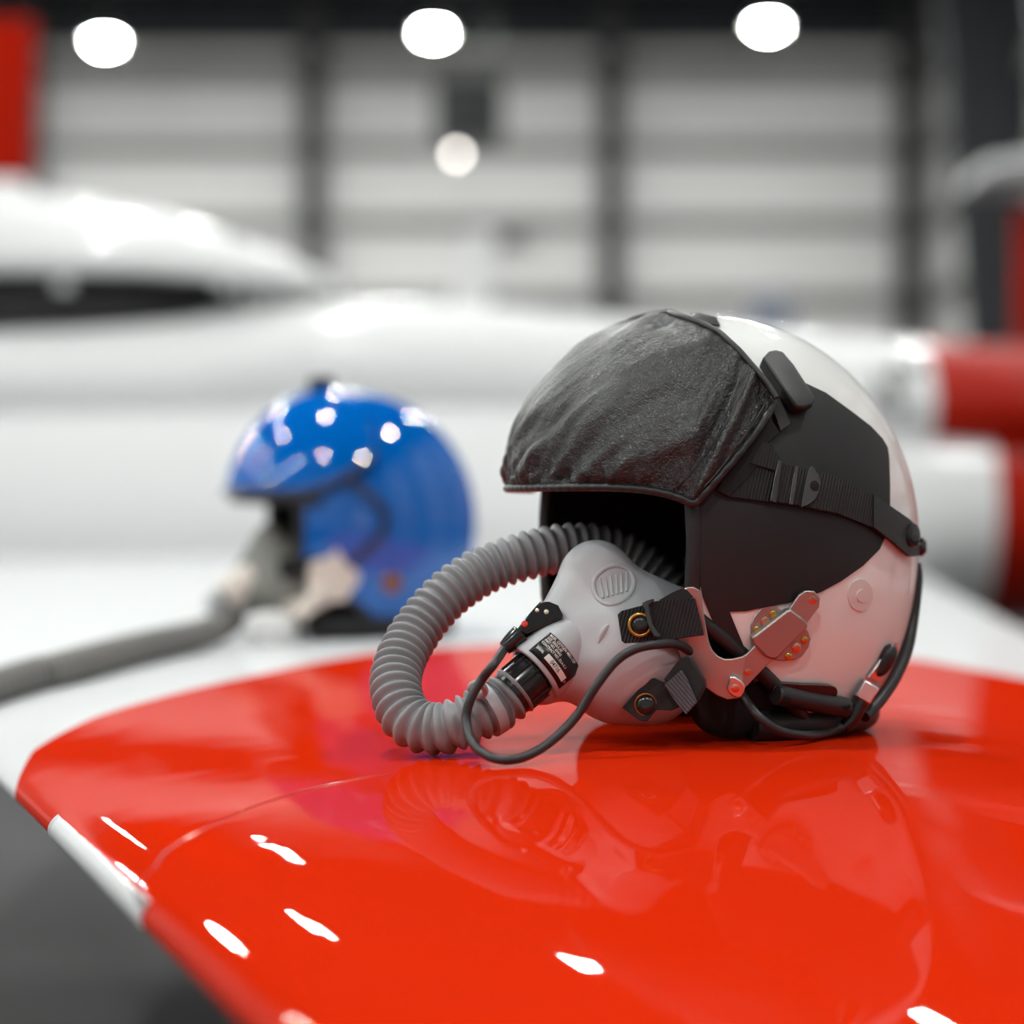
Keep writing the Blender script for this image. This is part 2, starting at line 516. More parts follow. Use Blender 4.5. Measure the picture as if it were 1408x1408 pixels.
def airfoil_pt(y, s):
    """s in [-1,1]: -1 lower trailing edge, 0 nose, 1 upper trailing edge"""
    xi = abs(s) ** 2
    x = x_le(y) + xi * (x_te(y) - x_le(y))
    f = prof_f(xi) * wing_h(y)
    sc = 1.0
    if y < 0.42:
        sc = math.sqrt(max(0.02, 1 - ((0.42 - y) / 0.12) ** 2))
    z = ZN + (f if s >= 0 else -0.75 * f) * sc
    return Vector((x, y, z)), xi
ys = list(np.linspace(0.30, 0.42, 10)) + list(np.linspace(0.44, 3.0, 170)) + list(np.linspace(3.05, 6.95, 60))
ss = list(np.linspace(-1, 1, 161))
V, F, A = [], [], []
for y in ys:
    for s in ss:
        p, xi = airfoil_pt(y, s)
        V.append(p); A.append(y_paint(xi) - y)
n = len(ss)
for i in range(len(ys) - 1):
    for j in range(n - 1):
        F.append((i * n + j, i * n + j + 1, (i + 1) * n + j + 1, (i + 1) * n + j))
    F.append((i * n + n - 1, i * n, (i + 1) * n, (i + 1) * n + n - 1))
F.append(tuple(range(n))); F.append(tuple((len(ys) - 1) * n + k for k in range(n)))
wing = mesh_obj('wing', V, F, M['wing'], jet, True, 60)
at = wing.data.attributes.new('paint', 'FLOAT', 'POINT')
at.data.foreach_set('value', A)
wing['label'] = 'glossy red wing tip with white inboard paint'
# panel seam: a fine sealant bead that crosses the skin from the leading edge
seam = [wing_hit(px, py) for px, py in ((214, 1192), (228, 1172), (262, 1150), (310, 1127), (360, 1105), (420, 1087), (490, 1072), (540, 1064))]
seam = [q for q in seam if q]
sp = [q + wing_n(q.x, q.y) * 0.0001 for q in catmull(seam, 10)]
M['red_seam'] = mat('red_seam', (0.55, 0.02, 0.004), 0.25, coat=1.0)
tube('panel_seam', sp, 0.0006, M['red_seam'], wing, 8)
# the seam runs on around the nose
s0 = seam[0]
nose = []
for k in range(14):
    s = math.sqrt(max(0, (s0.x - x_le(s0.y)) / (x_te(s0.y) - x_le(s0.y)))) * (1 - k / 10)
    q, _ = airfoil_pt(s0.y - 0.004 * k, s)
    nose.append(q)
tube('panel_seam', nose, 0.0006, M['red_seam'], wing, 8)
# white tape on the leading edge
ya = wing_hit(96, 1122); yb = wing_hit(232, 1228)
y0 = P(68, 1135, 1).y
yN, yF = 1.045, 1.34
V, F = [], []
na, nb = 26, 14
for i in range(na + 1):
    y = yN + (yF - yN) * i / na
    for j in range(nb + 1):
        s = -0.04 + (0.085 + 0.04) * j / nb + 0.004 * noise.noise(Vector((y * 60, j * .7, 3)))
        p, xi = airfoil_pt(y, s)
        p2, _ = airfoil_pt(y, s + 0.01); p1, _ = airfoil_pt(y, s - 0.01)
        tt = (p2 - p1).normalized(); nn = Vector((-tt.z, 0, tt.x)).normalized()
        lift = 0.0012
        V.append(p + nn * lift)
for i in range(na):
    for j in range(nb):
        q = i * (nb + 1) + j
        F.append((q, q + 1, q + nb + 2, q + nb + 1))
tp = mesh_obj('leading_edge_tape', V, F, M['tape_white'], wing, True)
sol = tp.modifiers.new('thickness', 'SOLIDIFY'); sol.thickness = 0.0012
tp['label'] = 'white tape strip on the wing leading edge'
# lifted near end of the tape
e0, _ = airfoil_pt(yN + 0.03, 0.075); e1, _ = airfoil_pt(yN + 0.002, -0.10); e2, _ = airfoil_pt(yN - 0.002, 0.075)
up = Vector((-0.004, 0, 0.004))
fv = [e0 + up, e1 + up * 1.2, e2 + up * 1.6, e2 + up * .4]
mesh_obj('tape_flap', fv, [(0, 1, 2), (0, 2, 3), (1, 2, 3)], M['tape_white'], wing, False)

# =================================================================== JET FUSELAGE
YJ = 7.0
def loft(name, secs, mat_, parent, n=40, attr=None):
    """secs: list of (x, cy, cz, ry, rz) elliptical sections"""
    V, F = [], []
    for x, cy, cz, ry, rz in secs:
        for k in range(n):
            a = 2 * PI * k / n
            V.append((x, cy + ry * math.cos(a), cz + rz * math.sin(a)))
    for i in range(len(secs) - 1):
        for k in range(n):
            k2 = (k + 1) % n
            F.append((i * n + k, i * n + k2, (i + 1) * n + k2, (i + 1) * n + k))
    F.append(tuple(range(n))); F.append(tuple((len(secs) - 1) * n + k for k in range(n)))
    o = mesh_obj(name, V, F, mat_, parent, True, 60)
    return o
def two_tone(name, x_split):
    m = bpy.data.materials.new(name); m.use_nodes = True
    nt = m.node_tree; N = nt.nodes; L = nt.links
    b = N['Principled BSDF']
    tc = N.new('ShaderNodeTexCoord'); sx = N.new('ShaderNodeSeparateXYZ')
    L.new(tc.outputs['Object'], sx.inputs[0])
    gt = N.new('ShaderNodeMath'); gt.operation = 'GREATER_THAN'; gt.inputs[1].default_value = x_split
    L.new(sx.outputs['X'], gt.inputs[0])
    mx = N.new('ShaderNodeMix'); mx.data_type = 'RGBA'
    mx.inputs[6].default_value = (0.74, 0.745, 0.75, 1); mx.inputs[7].default_value = (0.36, 0.010, 0.002, 1)
    L.new(gt.outputs[0], mx.inputs[0]); L.new(mx.outputs[2], b.inputs['Base Color'])
    b.inputs['Roughness'].default_value = 0.5; b.inputs['Specular IOR Level'].default_value = 0.1; b.inputs['Coat Weight'].default_value = 0.2; b.inputs['Coat Roughness'].default_value = 0.1
    return m
M['lobe'] = two_tone('fuselage_paint', 1.50)
M['spine'] = two_tone('spine_paint', 1.305)
secs = []
for i in range(45):
    x = -5.2 + 10.4 * i / 44
    r = 0.45
    if x < -2.5: r = 0.45 * math.sqrt(max(0.005, 1 - ((-2.5 - x) / 2.72) ** 2))
    if x > 0: r = 0.45 - 0.042 * x - 0.006 * x * x
    secs.append((x, YJ, ZC + 0.005, r * 1.18, r))
loft('fuselage', secs, M['lobe'], jet)
secs = []
for i in range(40):
    x = -3.3 + 8.0 * i / 39
    top = float(np.interp(x, [-3.3, -2.6, -1.0, -0.6, 0.0, 1.0, 1.6, 3.0, 4.7], [0.36, 0.60, 0.645, 0.69, 0.67, 0.575, 0.545, 0.50, 0.40]))
    secs.append((x, YJ, ZC + top - 0.22, 0.44, 0.22))
loft('spine', secs, M['spine'], jet)
# cockpit sill, dark gap and raised white canopy
secs = []
for i in range(21):
    x = -2.9 + 2.0 * i / 20
    secs.append((x, YJ, ZC + 0.645, 0.37 * math.sqrt(max(.02, 1 - (abs(x + 1.9) / 1.02) ** 4)), 0.115))
loft('cockpit', secs, M['cockpit_dark'], jet)
V, F = [], []
nx, na = 40, 24
for i in range(nx + 1):
    u = i / nx
    x = -3.4 + 2.83 * u
    hh = 0.31 * max(0.0, 1 - abs((u - 0.42) / 0.60) ** 2.6) + 0.012
    ww = 0.40 * max(0.02, 1 - abs((u - 0.45) / 0.56) ** 4) ** 0.5
    for k in range(na + 1):
        a = PI * k / na
        V.append((x, YJ - ww * math.cos(a), ZC + 0.748 - 0.03 * max(0, u - .8) * 5 + hh * math.sin(a) ** 0.8))
for i in range(nx):
    for k in range(na):
        q = i * (na + 1) + k
        F.append((q, q + 1, q + na + 2, q + na + 1))
cn = mesh_obj('canopy', V, F, M['jet_white'], jet, True)
sol = cn.modifiers.new('thickness', 'SOLIDIFY'); sol.thickness = 0.03
cn['label'] = 'white canopy standing slightly open'
for px in (120, 330):
    xx = (px - 704) / FPX * YJ
    box('canopy_latch', (xx, YJ - 0.36, ZC + 0.72), 0.05, 0.03, 0.06, M['jet_grey'], cn)
# registration on the side of the spine
def text_mesh(body, size, bold=0.0):
    cu = bpy.data.curves.new('txt', 'FONT'); cu.body = body; cu.size = size; cu.resolution_u = 3
    cu.offset = bold
    o = bpy.data.objects.new('txt', cu); COL.objects.link(o)
    bpy.context.view_layer.update()
    dg = bpy.context.evaluated_depsgraph_get()
    me = o.evaluated_get(dg).to_mesh()
    v = [tuple(q.co) for q in me.vertices]; f = [tuple(q.vertices) for q in me.polygons]
    o.evaluated_get(dg).to_mesh_clear()
    bpy.data.objects.remove(o); bpy.data.curves.remove(cu)
    return v, f
tv, tf = text_mesh('N7', 0.19, 0.010)
xs = [q[0] for q in tv]; sx = 0.165 / (max(xs) - min(xs))
lx0 = 1.11
def spine_y(z): return YJ - 0.44 * math.sqrt(max(0, 1 - ((z - (ZC + 0.565 - 0.22)) / 0.22) ** 2)) - 0.006
V = []
for x, y, z in tv:
    zz = ZC + 0.325 + y
    V.append((lx0 + (x - min(xs)) * sx, spine_y(zz) - 0.004, zz))
lt = mesh_obj('registration_letters', V, tf, M['letter_black'], jet, False)
lt['label'] = 'black registration N7 on white spine'
# tail fin and tailplane of the jet
def slab(name, poly, y0, y1, mat_, parent, bev=0.0):
    """poly in x,z; extruded in y"""
    n = len(poly)
    V = [(x, y0, z) for x, z in poly] + [(x, y1, z) for x, z in poly]
    F = [tuple(range(n)), tuple(range(2 * n - 1, n - 1, -1))] + [(i, (i + 1) % n, n + (i + 1) % n, n + i) for i in range(n)]
    o = mesh_obj(name, V, F, mat_, parent, bev > 0, 40)
    if bev: bevel(o, bev)
    return o
slab('tail_fin', [(3.2, ZC + .4), (4.6, ZC + .4), (5.2, ZC + 2.1), (4.5, ZC + 2.1)], YJ - .05, YJ + .05, M['jet_red'], jet, .03)
v = [(3.9, YJ - .1, ZC + .1), (4.9, YJ - .1, ZC + .1), (5.0, YJ - 1.6, ZC + .12), (4.5, YJ - 1.6, ZC + .12)]
v = v + [(x, y, z + .05) for x, y, z in v]
mesh_obj('tailplane', v, [(0, 1, 2, 3), (7, 6, 5, 4), (0, 4, 5, 1), (1, 5, 6, 2), (2, 6, 7, 3), (3, 7, 4, 0)], M['jet_red'], jet, False)
# undercarriage
def wheel(x, y, r, top, parent):
    tube('gear_leg', [(x, y, r), (x, y, top)], 0.035, M['jet_grey'], parent, 10)
    w_ = lathe('wheel', [(r * .5, -.06), (r * .9, -.07), (r, -.04), (r, .04), (r * .9, .07), (r * .5, .06)], (x, y, r), (0, 1, 0), M['tyre'], parent, 24)
wheel(-3.2, YJ, 0.22, ZC - 0.3, jet)
wheel(0.1, 4.9, 0.28, ZC - 0.2, jet)
wheel(0.1, 9.2, 0.28, ZC - 0.2, jet)
vv, ff = box_geo((-0.6, 9.0, ZC - 0.17), 2.6, 3.6, 0.09)
mesh_obj('far_wing', vv, ff, M['jet_white'], jet, False)

# =================================================================== OTHER PARKED AIRCRAFT
# left: red tail fin on a white aircraft
yl = 15.0
pl = thing('parked_aircraft', (-7.0, yl, 0), 'white aircraft behind the canopy with a tall red tail fin', 'aircraft', None)
def PXZ(px, py, Y):
    q = P(px, py, Y); return (q.x, q.z)
secs = []
for i in range(20):
    x = -11 + 7.4 * i / 19
    r = 0.62 * math.sqrt(max(0.02, 1 - (abs(x + 7.5) / 4.2) ** 3))
    secs.append((x, yl, ZC + 0.15, r, r))
loft('fuselage', secs, M['jet_white'], pl, 24)
slab('tail_fin', [PXZ(-330, 246, yl), PXZ(44, 246, yl), PXZ(46, 28, yl), PXZ(-150, 28, yl)], yl - .06, yl + .06, M['jet_red'], pl, .03)
slab('fin_root', [PXZ(-420, 640, yl), PXZ(30, 640, yl), PXZ(42, 248, yl), PXZ(-330, 248, yl)], yl - .07, yl + .07, M['jet_white'], pl, .03)
for x, y in ((-9.6, yl), (-6.6, yl - 1.0), (-6.6, yl + 1.0)):
    wheel(x, y, 0.25, ZC - 0.1, pl)
box('wing', (-6.9, yl, ZC - 0.15), 1.3, 2.6, 0.10, M['jet_white'], pl, bev=.03)
# right: grey tailplane above a red fin
yr = 11.0
pr = thing('parked_aircraft', (4.2, yr, 0), 'aircraft at the right edge with a grey tailplane tip over a red fin', 'aircraft')
secs = []
for i in range(20):
    x = 2.75 + 5.2 * i / 19
    r = 0.55 * math.sqrt(max(0.03, 1 - (abs(x - 5.6) / 2.95) ** 3))
    secs.append((x, yr, ZC + 0.05, r, r))
loft('fuselage', secs, M['jet_white'], pr, 24)
q = [P(1398, 500, yr), P(1720, 560, yr), P(1690, 285, yr), P(1398, 285, yr)]
slab('tail_fin', [(p.x, p.z) for p in q], yr - .06, yr + .06, M['jet_red'], pr, .02)
zt = P(1400, 262, yr).z
tip = P(1336, 262, yr).x
v = [(tip, yr - .35, zt + .02), (tip + 1.6, yr - 1.1, zt + .10), (tip + 1.6, yr + .9, zt + .10), (tip, yr + .35, zt + .02)]
v = v + [(x, y, z + .09) for x, y, z in v]
o = mesh_obj('tailplane', v, [(0, 1, 2, 3), (7, 6, 5, 4), (0, 4, 5, 1), (1, 5, 6, 2), (2, 6, 7, 3), (3, 7, 4, 0)], M['jet_grey'], pr, True, 40)
bevel(o, 0.03)
for x, y in ((4.2, yr), (6.2, yr - .8), (6.2, yr + .8)):
    wheel(x, y, 0.22, ZC - 0.1, pr)
# far: white swept fin in the middle, blue-grey fin near the white helmet
ym = 20.0
pm = thing('parked_aircraft', P(600, 700, ym) * 1.0, 'distant white aircraft whose slim swept fin rises in the middle', 'aircraft')
pm.location.z = 0
cx = P(620, 700, ym).x
secs = []
for i in range(18):
    x = cx - 3.0 + 6.0 * i / 17
    r = 0.7 * math.sqrt(max(0.03, 1 - (abs(x - cx) / 3.1) ** 3))
    secs.append((x, ym, ZC + 0.9, r, r))
loft('fuselage', secs, M['jet_white'], pm, 24)
slab('tail_fin', [PXZ(590, 520, ym), PXZ(660, 520, ym), PXZ(684, 318, ym), PXZ(648, 318, ym)], ym - .05, ym + .05, M['jet_white'], pm, .02)
for x, y in ((cx - 2, ym), (cx + .6, ym - 1.1), (cx + .6, ym + 1.1)):
    wheel(x, y, 0.3, ZC + 0.4, pm)
box('wing', (cx + .4, ym, ZC + 0.45), 1.3, 2.8, 0.12, M['jet_white'], pm, bev=.03)
yg = 26.0
pg = thing('parked_aircraft', (P(1050, 700, yg).x, yg, 0), 'distant blue-grey aircraft tail just above the white helmet', 'aircraft')
gx = P(1045, 700, yg).x
secs = []
for i in range(18):
    x = gx - 3.0 + 6.0 * i / 17
    r = 0.8 * math.sqrt(max(0.03, 1 - (abs(x - gx) / 3.1) ** 3))
    secs.append((x, yg, ZC + 1.2, r, r))
loft('fuselage', secs, M['bluegrey'], pg, 24)
slab('tail_fin', [PXZ(1000, 500, yg), PXZ(1100, 500, yg), PXZ(1082, 398, yg), PXZ(1045, 398, yg)], yg - .08, yg + .08, M['bluegrey'], pg, .03)
for x, y in ((gx - 2, yg), (gx + .6, yg - 1.1), (gx + .6, yg + 1.1)):
    wheel(x, y, 0.3, ZC + 0.6, pg)
box('wing', (gx + .4, yg, ZC + 0.6), 1.3, 2.8, 0.12, M['bluegrey'], pg, bev=.03)

# =================================================================== FLIGHT HELMETS
class Frame:
    """local helmet frame: F forward, L wearer's left, U up"""
    def __init__(s, c, yaw):
        s.c = Vector(c)
        cs, sn = math.cos(math.radians(yaw)), math.sin(math.radians(yaw))
        s.f = Vector((-cs, -sn, 0)); s.l = Vector((sn, -cs, 0)); s.u = Vector((0, 0, 1))
    def w(s, F, L, U): return s.c + s.f * F + s.l * L + s.u * U
    def loc(s, p):
        d = Vector(p) - s.c
        return d.dot(s.f), d.dot(s.l), d.dot(s.u)
    def mat(s):
        m = Matrix((s.f, s.l, s.u)).transposed().to_4x4()
        m.translation = s.c
        return m

SA, SAF, SB, SCU, SLOW = 0.149, 0.137, 0.118, 0.150, 0.185
U_RIM = -0.118
def shell_scale(U): return math.sqrt(max(0, 1 - (U / (SCU if U > 0 else SLOW)) ** 2))
def shell_pt(alpha, U, k=1.0):
    r = shell_scale(U)
    return ((SA if math.cos(alpha) < 0 else SAF) * r * math.cos(alpha) * k, SB * r * math.sin(alpha) * k, U * (k if U > 0 else 1))
def f_cut(U):
    if U > -0.045: return 0.078
    return 0.078 - (-0.045 - U) * 1.25
U_BROW = 0.045

def shell_geo(fr, k=1.0, cut=True, nu=150, na=200):
    V, F = [], []
    # U levels: even in angle
    us = [SCU * math.sin(PI / 2 * i / (nu * 0.55)) for i in range(int(nu * 0.55), -1, -1)]
    us += [U_RIM * i / (nu * 0.45) for i in range(1, int(nu * 0.45) + 1)]
    for U in us:
        for j in range(na):
            V.append(shell_pt(2 * PI * j / na, min(U, SCU * 0.9999), k))
    keep = []
    for i in range(len(us) - 1):
        for j in range(na):
            j2 = (j + 1) % na
            q = (i * na + j, i * na + j2, (i + 1) * na + j2, (i + 1) * na + j)
            cF = sum(V[x][0] for x in q) / 4; cU = sum(V[x][2] for x in q) / 4
            if cut and cU < U_BROW and cF > f_cut(cU): continue
            F.append(q)
    F.append(tuple(range(na)))
    return [fr.w(*v) for v in V], F

def rim_path(fr, k=1.0):
    """closed loop along the face opening and the lower rim"""
    right = []
    a0 = math.acos(min(1, f_cut(U_BROW) / (SAF * shell_scale(U_BROW))))
    for i in range(10):
        right.append(shell_pt(a0 * i / 10, U_BROW, k))
    for i in range(24):
        U = U_BROW + (U_RIM - U_BROW) * i / 24
        a = math.acos(max(-1, min(1, f_cut(U) / ((SAF if f_cut(U) > 0 else SA) * shell_scale(U)))))
        right.append(shell_pt(a, U, k))
    a1 = math.acos(max(-1, min(1, f_cut(U_RIM) / ((SAF if f_cut(U_RIM) > 0 else SA) * shell_scale(U_RIM)))))
    for i in range(24):
        right.append(shell_pt(a1 + (PI - a1) * i / 24, U_RIM, k))
    left = [(p[0], -p[1], p[2]) for p in right[1:]][::-1]
    return [fr.w(*p) for p in right + [shell_pt(PI, U_RIM, k)] + left]

def super_dir(phi, th, a, b, c, p):
    x, y, z = math.cos(th) * math.cos(phi), math.cos(th) * math.sin(phi), math.sin(th)
    r = (abs(x / a) ** p + abs(y / b) ** p + abs(z / c) ** p) ** (-1 / p)
    return x * r, y * r, z * r

def ray_bvh(bvh, px, py):
    d = ray(px, py).normalized()
    h, nrm, idx, dist = bvh.ray_cast(Vector((0, 0, ZC)), d)
    if h is None: return None, None
    if nrm.dot(d) > 0: nrm = -nrm
    return h, nrm

def project(bvh, px, py, yguess):
    h, nrm = ray_bvh(bvh, px, py)
    if h is None:
        q = P(px, py, yguess)
        h, nrm, idx, dist = bvh.find_nearest(q)
        nrm = (q - h).normalized() if (q - h).length > 1e-6 else nrm
        h = q
    return h, nrm

def smooth_poly(poly, n=6):
    return [(p.x, p.y) for p in catmull([Vector((x, y, 0)) for x, y in poly], n, True)]

def decal(name, poly, bvh, yguess, off, thick, mat_, parent, cell=8.0, bev=0.0, holes=None, fade=None):
    """a sheet with the pixel outline `poly`, laid on the surface in bvh, of real thickness"""
    bm = bmesh.new()
    vs = [bm.verts.new((x, y, 0)) for x, y in poly]
    bm.faces.new(vs)
    x0, x1 = min(p[0] for p in poly), max(p[0] for p in poly)
    y0, y1 = min(p[1] for p in poly), max(p[1] for p in poly)
    for ax, lo, hi in ((0, x0, x1), (1, y0, y1)):
        c = lo + cell
        while c < hi - 0.2:
            co = Vector((c, 0, 0)) if ax == 0 else Vector((0, c, 0))
            no = Vector((1, 0, 0)) if ax == 0 else Vector((0, 1, 0))
            bmesh.ops.bisect_plane(bm, geom=bm.verts[:] + bm.edges[:] + bm.faces[:], plane_co=co, plane_no=no)
            c += cell
    bm.verts.ensure_lookup_table(); bm.verts.index_update()
    n = len(bm.verts)
    top, bot = [], []
    for v in bm.verts:
        h, nr = project(bvh, v.co.x, v.co.y, yguess)
        extra = fade(v.co.x, v.co.y) if fade else 0.0
        top.append(h + nr * (off + thick + extra)); bot.append(h + nr * (off + extra))
    F = [tuple(v.index for v in f.verts) for f in bm.faces]
    F2 = [tuple(i + n for i in reversed(f)) for f in F]
    for e in bm.edges:
        if len(e.link_faces) == 1:
            a, b = e.verts[0].index, e.verts[1].index
            F2.append((a, b, b + n, a + n))
    bm.free()
    o = mesh_obj(name, top + bot, F + F2, mat_, parent, True, 40)
    if bev: bevel(o, bev, 2, 50)
    return o

def plate(name, poly, p0, nrm, thick, mat_, parent, bev=0.0005, bend=None):
    """flat plate with the pixel outline `poly` in the plane p0,nrm"""
    p0 = Vector(p0); nrm = Vector(nrm).normalized()
    if nrm.y > 0: nrm = -nrm
    O = Vector((0, 0, ZC))
    top = []
    for x, y in poly:
        d = ray(x, y)
        tt = (p0 - O).dot(nrm) / d.dot(nrm)
        q = O + d * tt
        if bend: q = q + nrm * bend(x, y)
        top.append(q)
    n = len(top)
    V = top + [q - nrm * thick for q in top]
    F = [tuple(range(n)), tuple(range(2 * n - 1, n - 1, -1))]
    F += [(i, n + i, n + (i + 1) % n, (i + 1) % n) for i in range(n)]
    o = mesh_obj(name, V, F, mat_, parent, True, 35)
    if bev: bevel(o, bev, 2, 50)
    return o

def on_plane(px, py, p0, nrm):
    O = Vector((0, 0, ZC)); d = ray(px, py)
    return O + d * ((Vector(p0) - O).dot(nrm) / d.dot(nrm))

def button(name, c, axis, r, h, mat_, parent, n=20):
    return lathe(name, [(r, 0), (r, h * .6), (r * .8, h * .9), (r * .4, h)], c, axis, mat_, parent, n, 50)

# ------------------------------------------------------------------ the white helmet
YH = 1.45
HC = P(980, 740, YH)
FR = Frame(HC, 28)
base = Vector((HC.x, HC.y, wing_z(HC.x, HC.y)))
helm = thing('flight_helmet', base, 'white pilot helmet with black leather visor cover on the red wing', 'helmet')
v, f = shell_geo(FR)
mesh_obj('shell', v, f, M['white_gloss'], helm, True, 80)
v, f = shell_geo(FR, 0.95)
mesh_obj('liner', v, f, M['foam'], helm, True, 80)
vfull, ffull = shell_geo(FR, 1.0, False, 110, 140)
BS = BVHTree.FromPolygons([tuple(q) for q in vfull], ffull)
tube('edge_roll', resample(catmull(rim_path(FR, 0.985), 3, True), 0.004), 0.0052, M['leather_edge'], helm, 12, True)
# soft black ear pad and neck pad that show under the rim
def blob(name, c, rx, ry, rz, mat_, parent, ax=None, p=2.4, n=28):
    V, F = [], []
    X, Y, Z = ax if ax else (Vector((1, 0, 0)), Vector((0, 1, 0)), Vector((0, 0, 1)))
    c = Vector(c)
    for i in range(n + 1):
        th = -PI / 2 + PI * i / n
        for j in range(2 * n):
            x, y, z = super_dir(2 * PI * j / (2 * n), th, rx, ry, rz, p)
            V.append(c + X * x + Y * y + Z * z)
    for i in range(n):
        for j in range(2 * n):
            j2 = (j + 1) % (2 * n)
            F.append((i * 2 * n + j, i * 2 * n + j2, (i + 1) * 2 * n + j2, (i + 1) * 2 * n + j))
    return mesh_obj(name, V, F, mat_, parent, True)
LAX = (FR.f, FR.l, FR.u)
blob('ear_pad', FR.w(0.030, 0.072, -0.092), 0.036, 0.018, 0.036, M['foam'], helm, LAX)
blob('ear_pad', FR.w(0.030, -0.072, -0.092), 0.036, 0.018, 0.036, M['foam'], helm, LAX)
# lower black skirt of the helmet (nape roll)
pts = []
for i in range(33):
    a = 0.42 * PI + (2 * PI - 0.84 * PI) * i / 32
    F_, L_, U_ = shell_pt(a, U_RIM, 0.955)
    pts.append(FR.w(F_, L_, U_ - 0.0005))
tube('nape_roll', pts, 0.0105, M['vinyl'], helm, 14)
# black vinyl side panel
panel = [(957, 690), (1000, 655), (1040, 600), (1070, 540), (1104, 527), (1134, 541), (1170, 567), (1196, 587), (1212, 604), (1219, 616),
         (1221, 632), (1222, 665), (1222, 700), (1219, 730), (1208, 755), (1185, 778), (1155, 799), (1127, 814), (1082, 829), (1050, 835),
         (1025, 840), (1003, 841), (1013, 866), (1026, 897), (1043, 935), (1036, 938), (1016, 912), (996, 880), (978, 850), (966, 820), (958, 780), (955, 730)]
decal('side_panel', panel, BS, YH - .09, 0.0002, 0.0009, M['vinyl'], helm, 7)
# grommet
gm = [(1182 + 17 * math.cos(a), 818 + 22 * math.sin(a)) for a in np.linspace(0, 2 * PI, 28, endpoint=False)]
g = decal('vent_plug', gm, BS, YH, 0.0, 0.0009, M['grommet'], helm, 6, 0.0004)
gm = [(1184 + 8 * math.cos(a), 819 + 9 * math.sin(a)) for a in np.linspace(0, 2 * PI, 20, endpoint=False)]
decal('plug_centre', gm, BS, YH, 0.0008, 0.0007, M['grommet'], g, 5, 0.0003)

# ---- black leather visor cover
CA, CB, CCU, CP = 0.146, 0.129, 0.1545, 2.3
cv = []
nn_ = 90
for i in range(nn_ + 1):
    th = -PI / 2 + PI * i / nn_
    for j in range(2 * nn_):
        cv.append(FR.w(*super_dir(2 * PI * j / (2 * nn_), th, CA, CB, CCU, CP)))
cf = [(i * 2 * nn_ + j, i * 2 * nn_ + (j + 1) % (2 * nn_), (i + 1) * 2 * nn_ + (j + 1) % (2 * nn_), (i + 1) * 2 * nn_ + j)
      for i in range(nn_) for j in range(2 * nn_)]
BC = BVHTree.FromPolygons([tuple(q) for q in cv], cf)
def ang(px, py):
    h, n_ = project(BC, px, py, YH - 0.02)
    x, y, z = FR.loc(h)
    return math.atan2(y, x), math.atan2(z, math.hypot(x, y))
phB, thB = ang(953, 692)
phT, thT = ang(1067, 548)
top_px = [(1067, 548), (1056, 530), (1040, 511), (1015, 482), (990, 459), (965, 446)]
top_ang = sorted([ang(*q) for q in top_px])
print('cover', math.degrees(phB), math.degrees(thB), math.degrees(phT), math.degrees(thT), [(round(math.degrees(a)), round(math.degrees(b))) for a, b in top_ang])
top_ang = [(0.0, math.radians(74)), (0.35 * top_ang[0][0], math.radians(73.5))] + top_ang
U_LOW = (740 - 664) / FPX * (YH - .1)
def th_low(ph):
    a = abs(ph)
    x, y, z = super_dir(a, 0.2, CA, CB, CCU, CP)
    base_ = math.atan2(U_LOW, math.hypot(x, y))
    if ph < 0 and a <= phB: return base_
    if ph < 0: return base_ + (thT - base_) * ((a - phB) / (phT - phB))
    if a <= phB:
        k = (a / phB) ** 6
        return base_ * (1 - k) + thB * k
    return thB + (thT - thB) * ((a - phB) / (phT - phB))
def th_high(ph):
    a = abs(ph)
    return float(np.interp(a, [q[0] for q in top_ang], [q[1] for q in top_ang]))
def fold(ph, th, lo, hi):
    """soft leather: gathers above the hem, slanting folds, small dents (metres, outwards)"""
    R = 0.145
    hgt = (th - lo) * R; top = (hi - th) * R
    s = ph * R
    g = 0.0015 * math.cos(2 * PI * s / 0.0105 + 3 * noise.noise(Vector((s * 40, 0, 1)))) * math.exp(-hgt / 0.013)
    g *= 0.5 + 0.5 * (1 if abs(ph) < phB * .85 else 0.3)
    u = s * 0.62 - hgt * 0.78          # across the slanting folds
    vv = s * 0.78 + hgt * 0.62
    d = 0.0066 * noise.noise(Vector((u * 55, vv * 14, 5.3))) * math.exp(-((hgt - 0.02) / 0.045) ** 2)
    d += 0.0036 * noise.noise(Vector((u * 130, vv * 40, 1.3))) * math.exp(-max(0, hgt) / 0.05)
    d += 0.0030 * noise.noise(Vector((s * 22, hgt * 22, 9.1)))
    d += 0.0016 * noise.noise(Vector((s * 90, hgt * 90, 2.1))) * math.exp(-max(0, top) / 0.02)
    e = min(1, max(0, hgt) / 0.006) * min(1, max(0, top) / 0.006)
    tuck = -0.0065 * math.exp(-max(0, hgt) / 0.007)
    dent = -0.003 * math.exp(-(((ph - 0.45) / 0.16) ** 2 + (top - 0.012) ** 2 / 0.00006))
    return g * min(1, max(0, hgt) / 0.003) + d * e + tuck + dent * e
NI, NJ = 260, 130
V, F = [], []
for i in range(NI + 1):
    ph = -phT + 2 * phT * i / NI
    lo, hi = th_low(ph), th_high(ph)
    hi = max(hi, lo + 0.002)
    for j in range(NJ + 1):
        th = lo + (hi - lo) * j / NJ
        x, y, z = super_dir(ph, th, CA, CB, CCU, CP)
        d = Vector((x, y, z)).normalized()
        k = fold(ph, th, lo, hi)
        V.append(FR.w(x + d.x * k, y + d.y * k, z + d.z * k))
for i in range(NI):
    for j in range(NJ):
        q = i * (NJ + 1) + j
        F.append((q, q + 1, q + NJ + 2, q + NJ + 1))
cover = mesh_obj('visor_cover', V, F, M['leather'], helm, True)
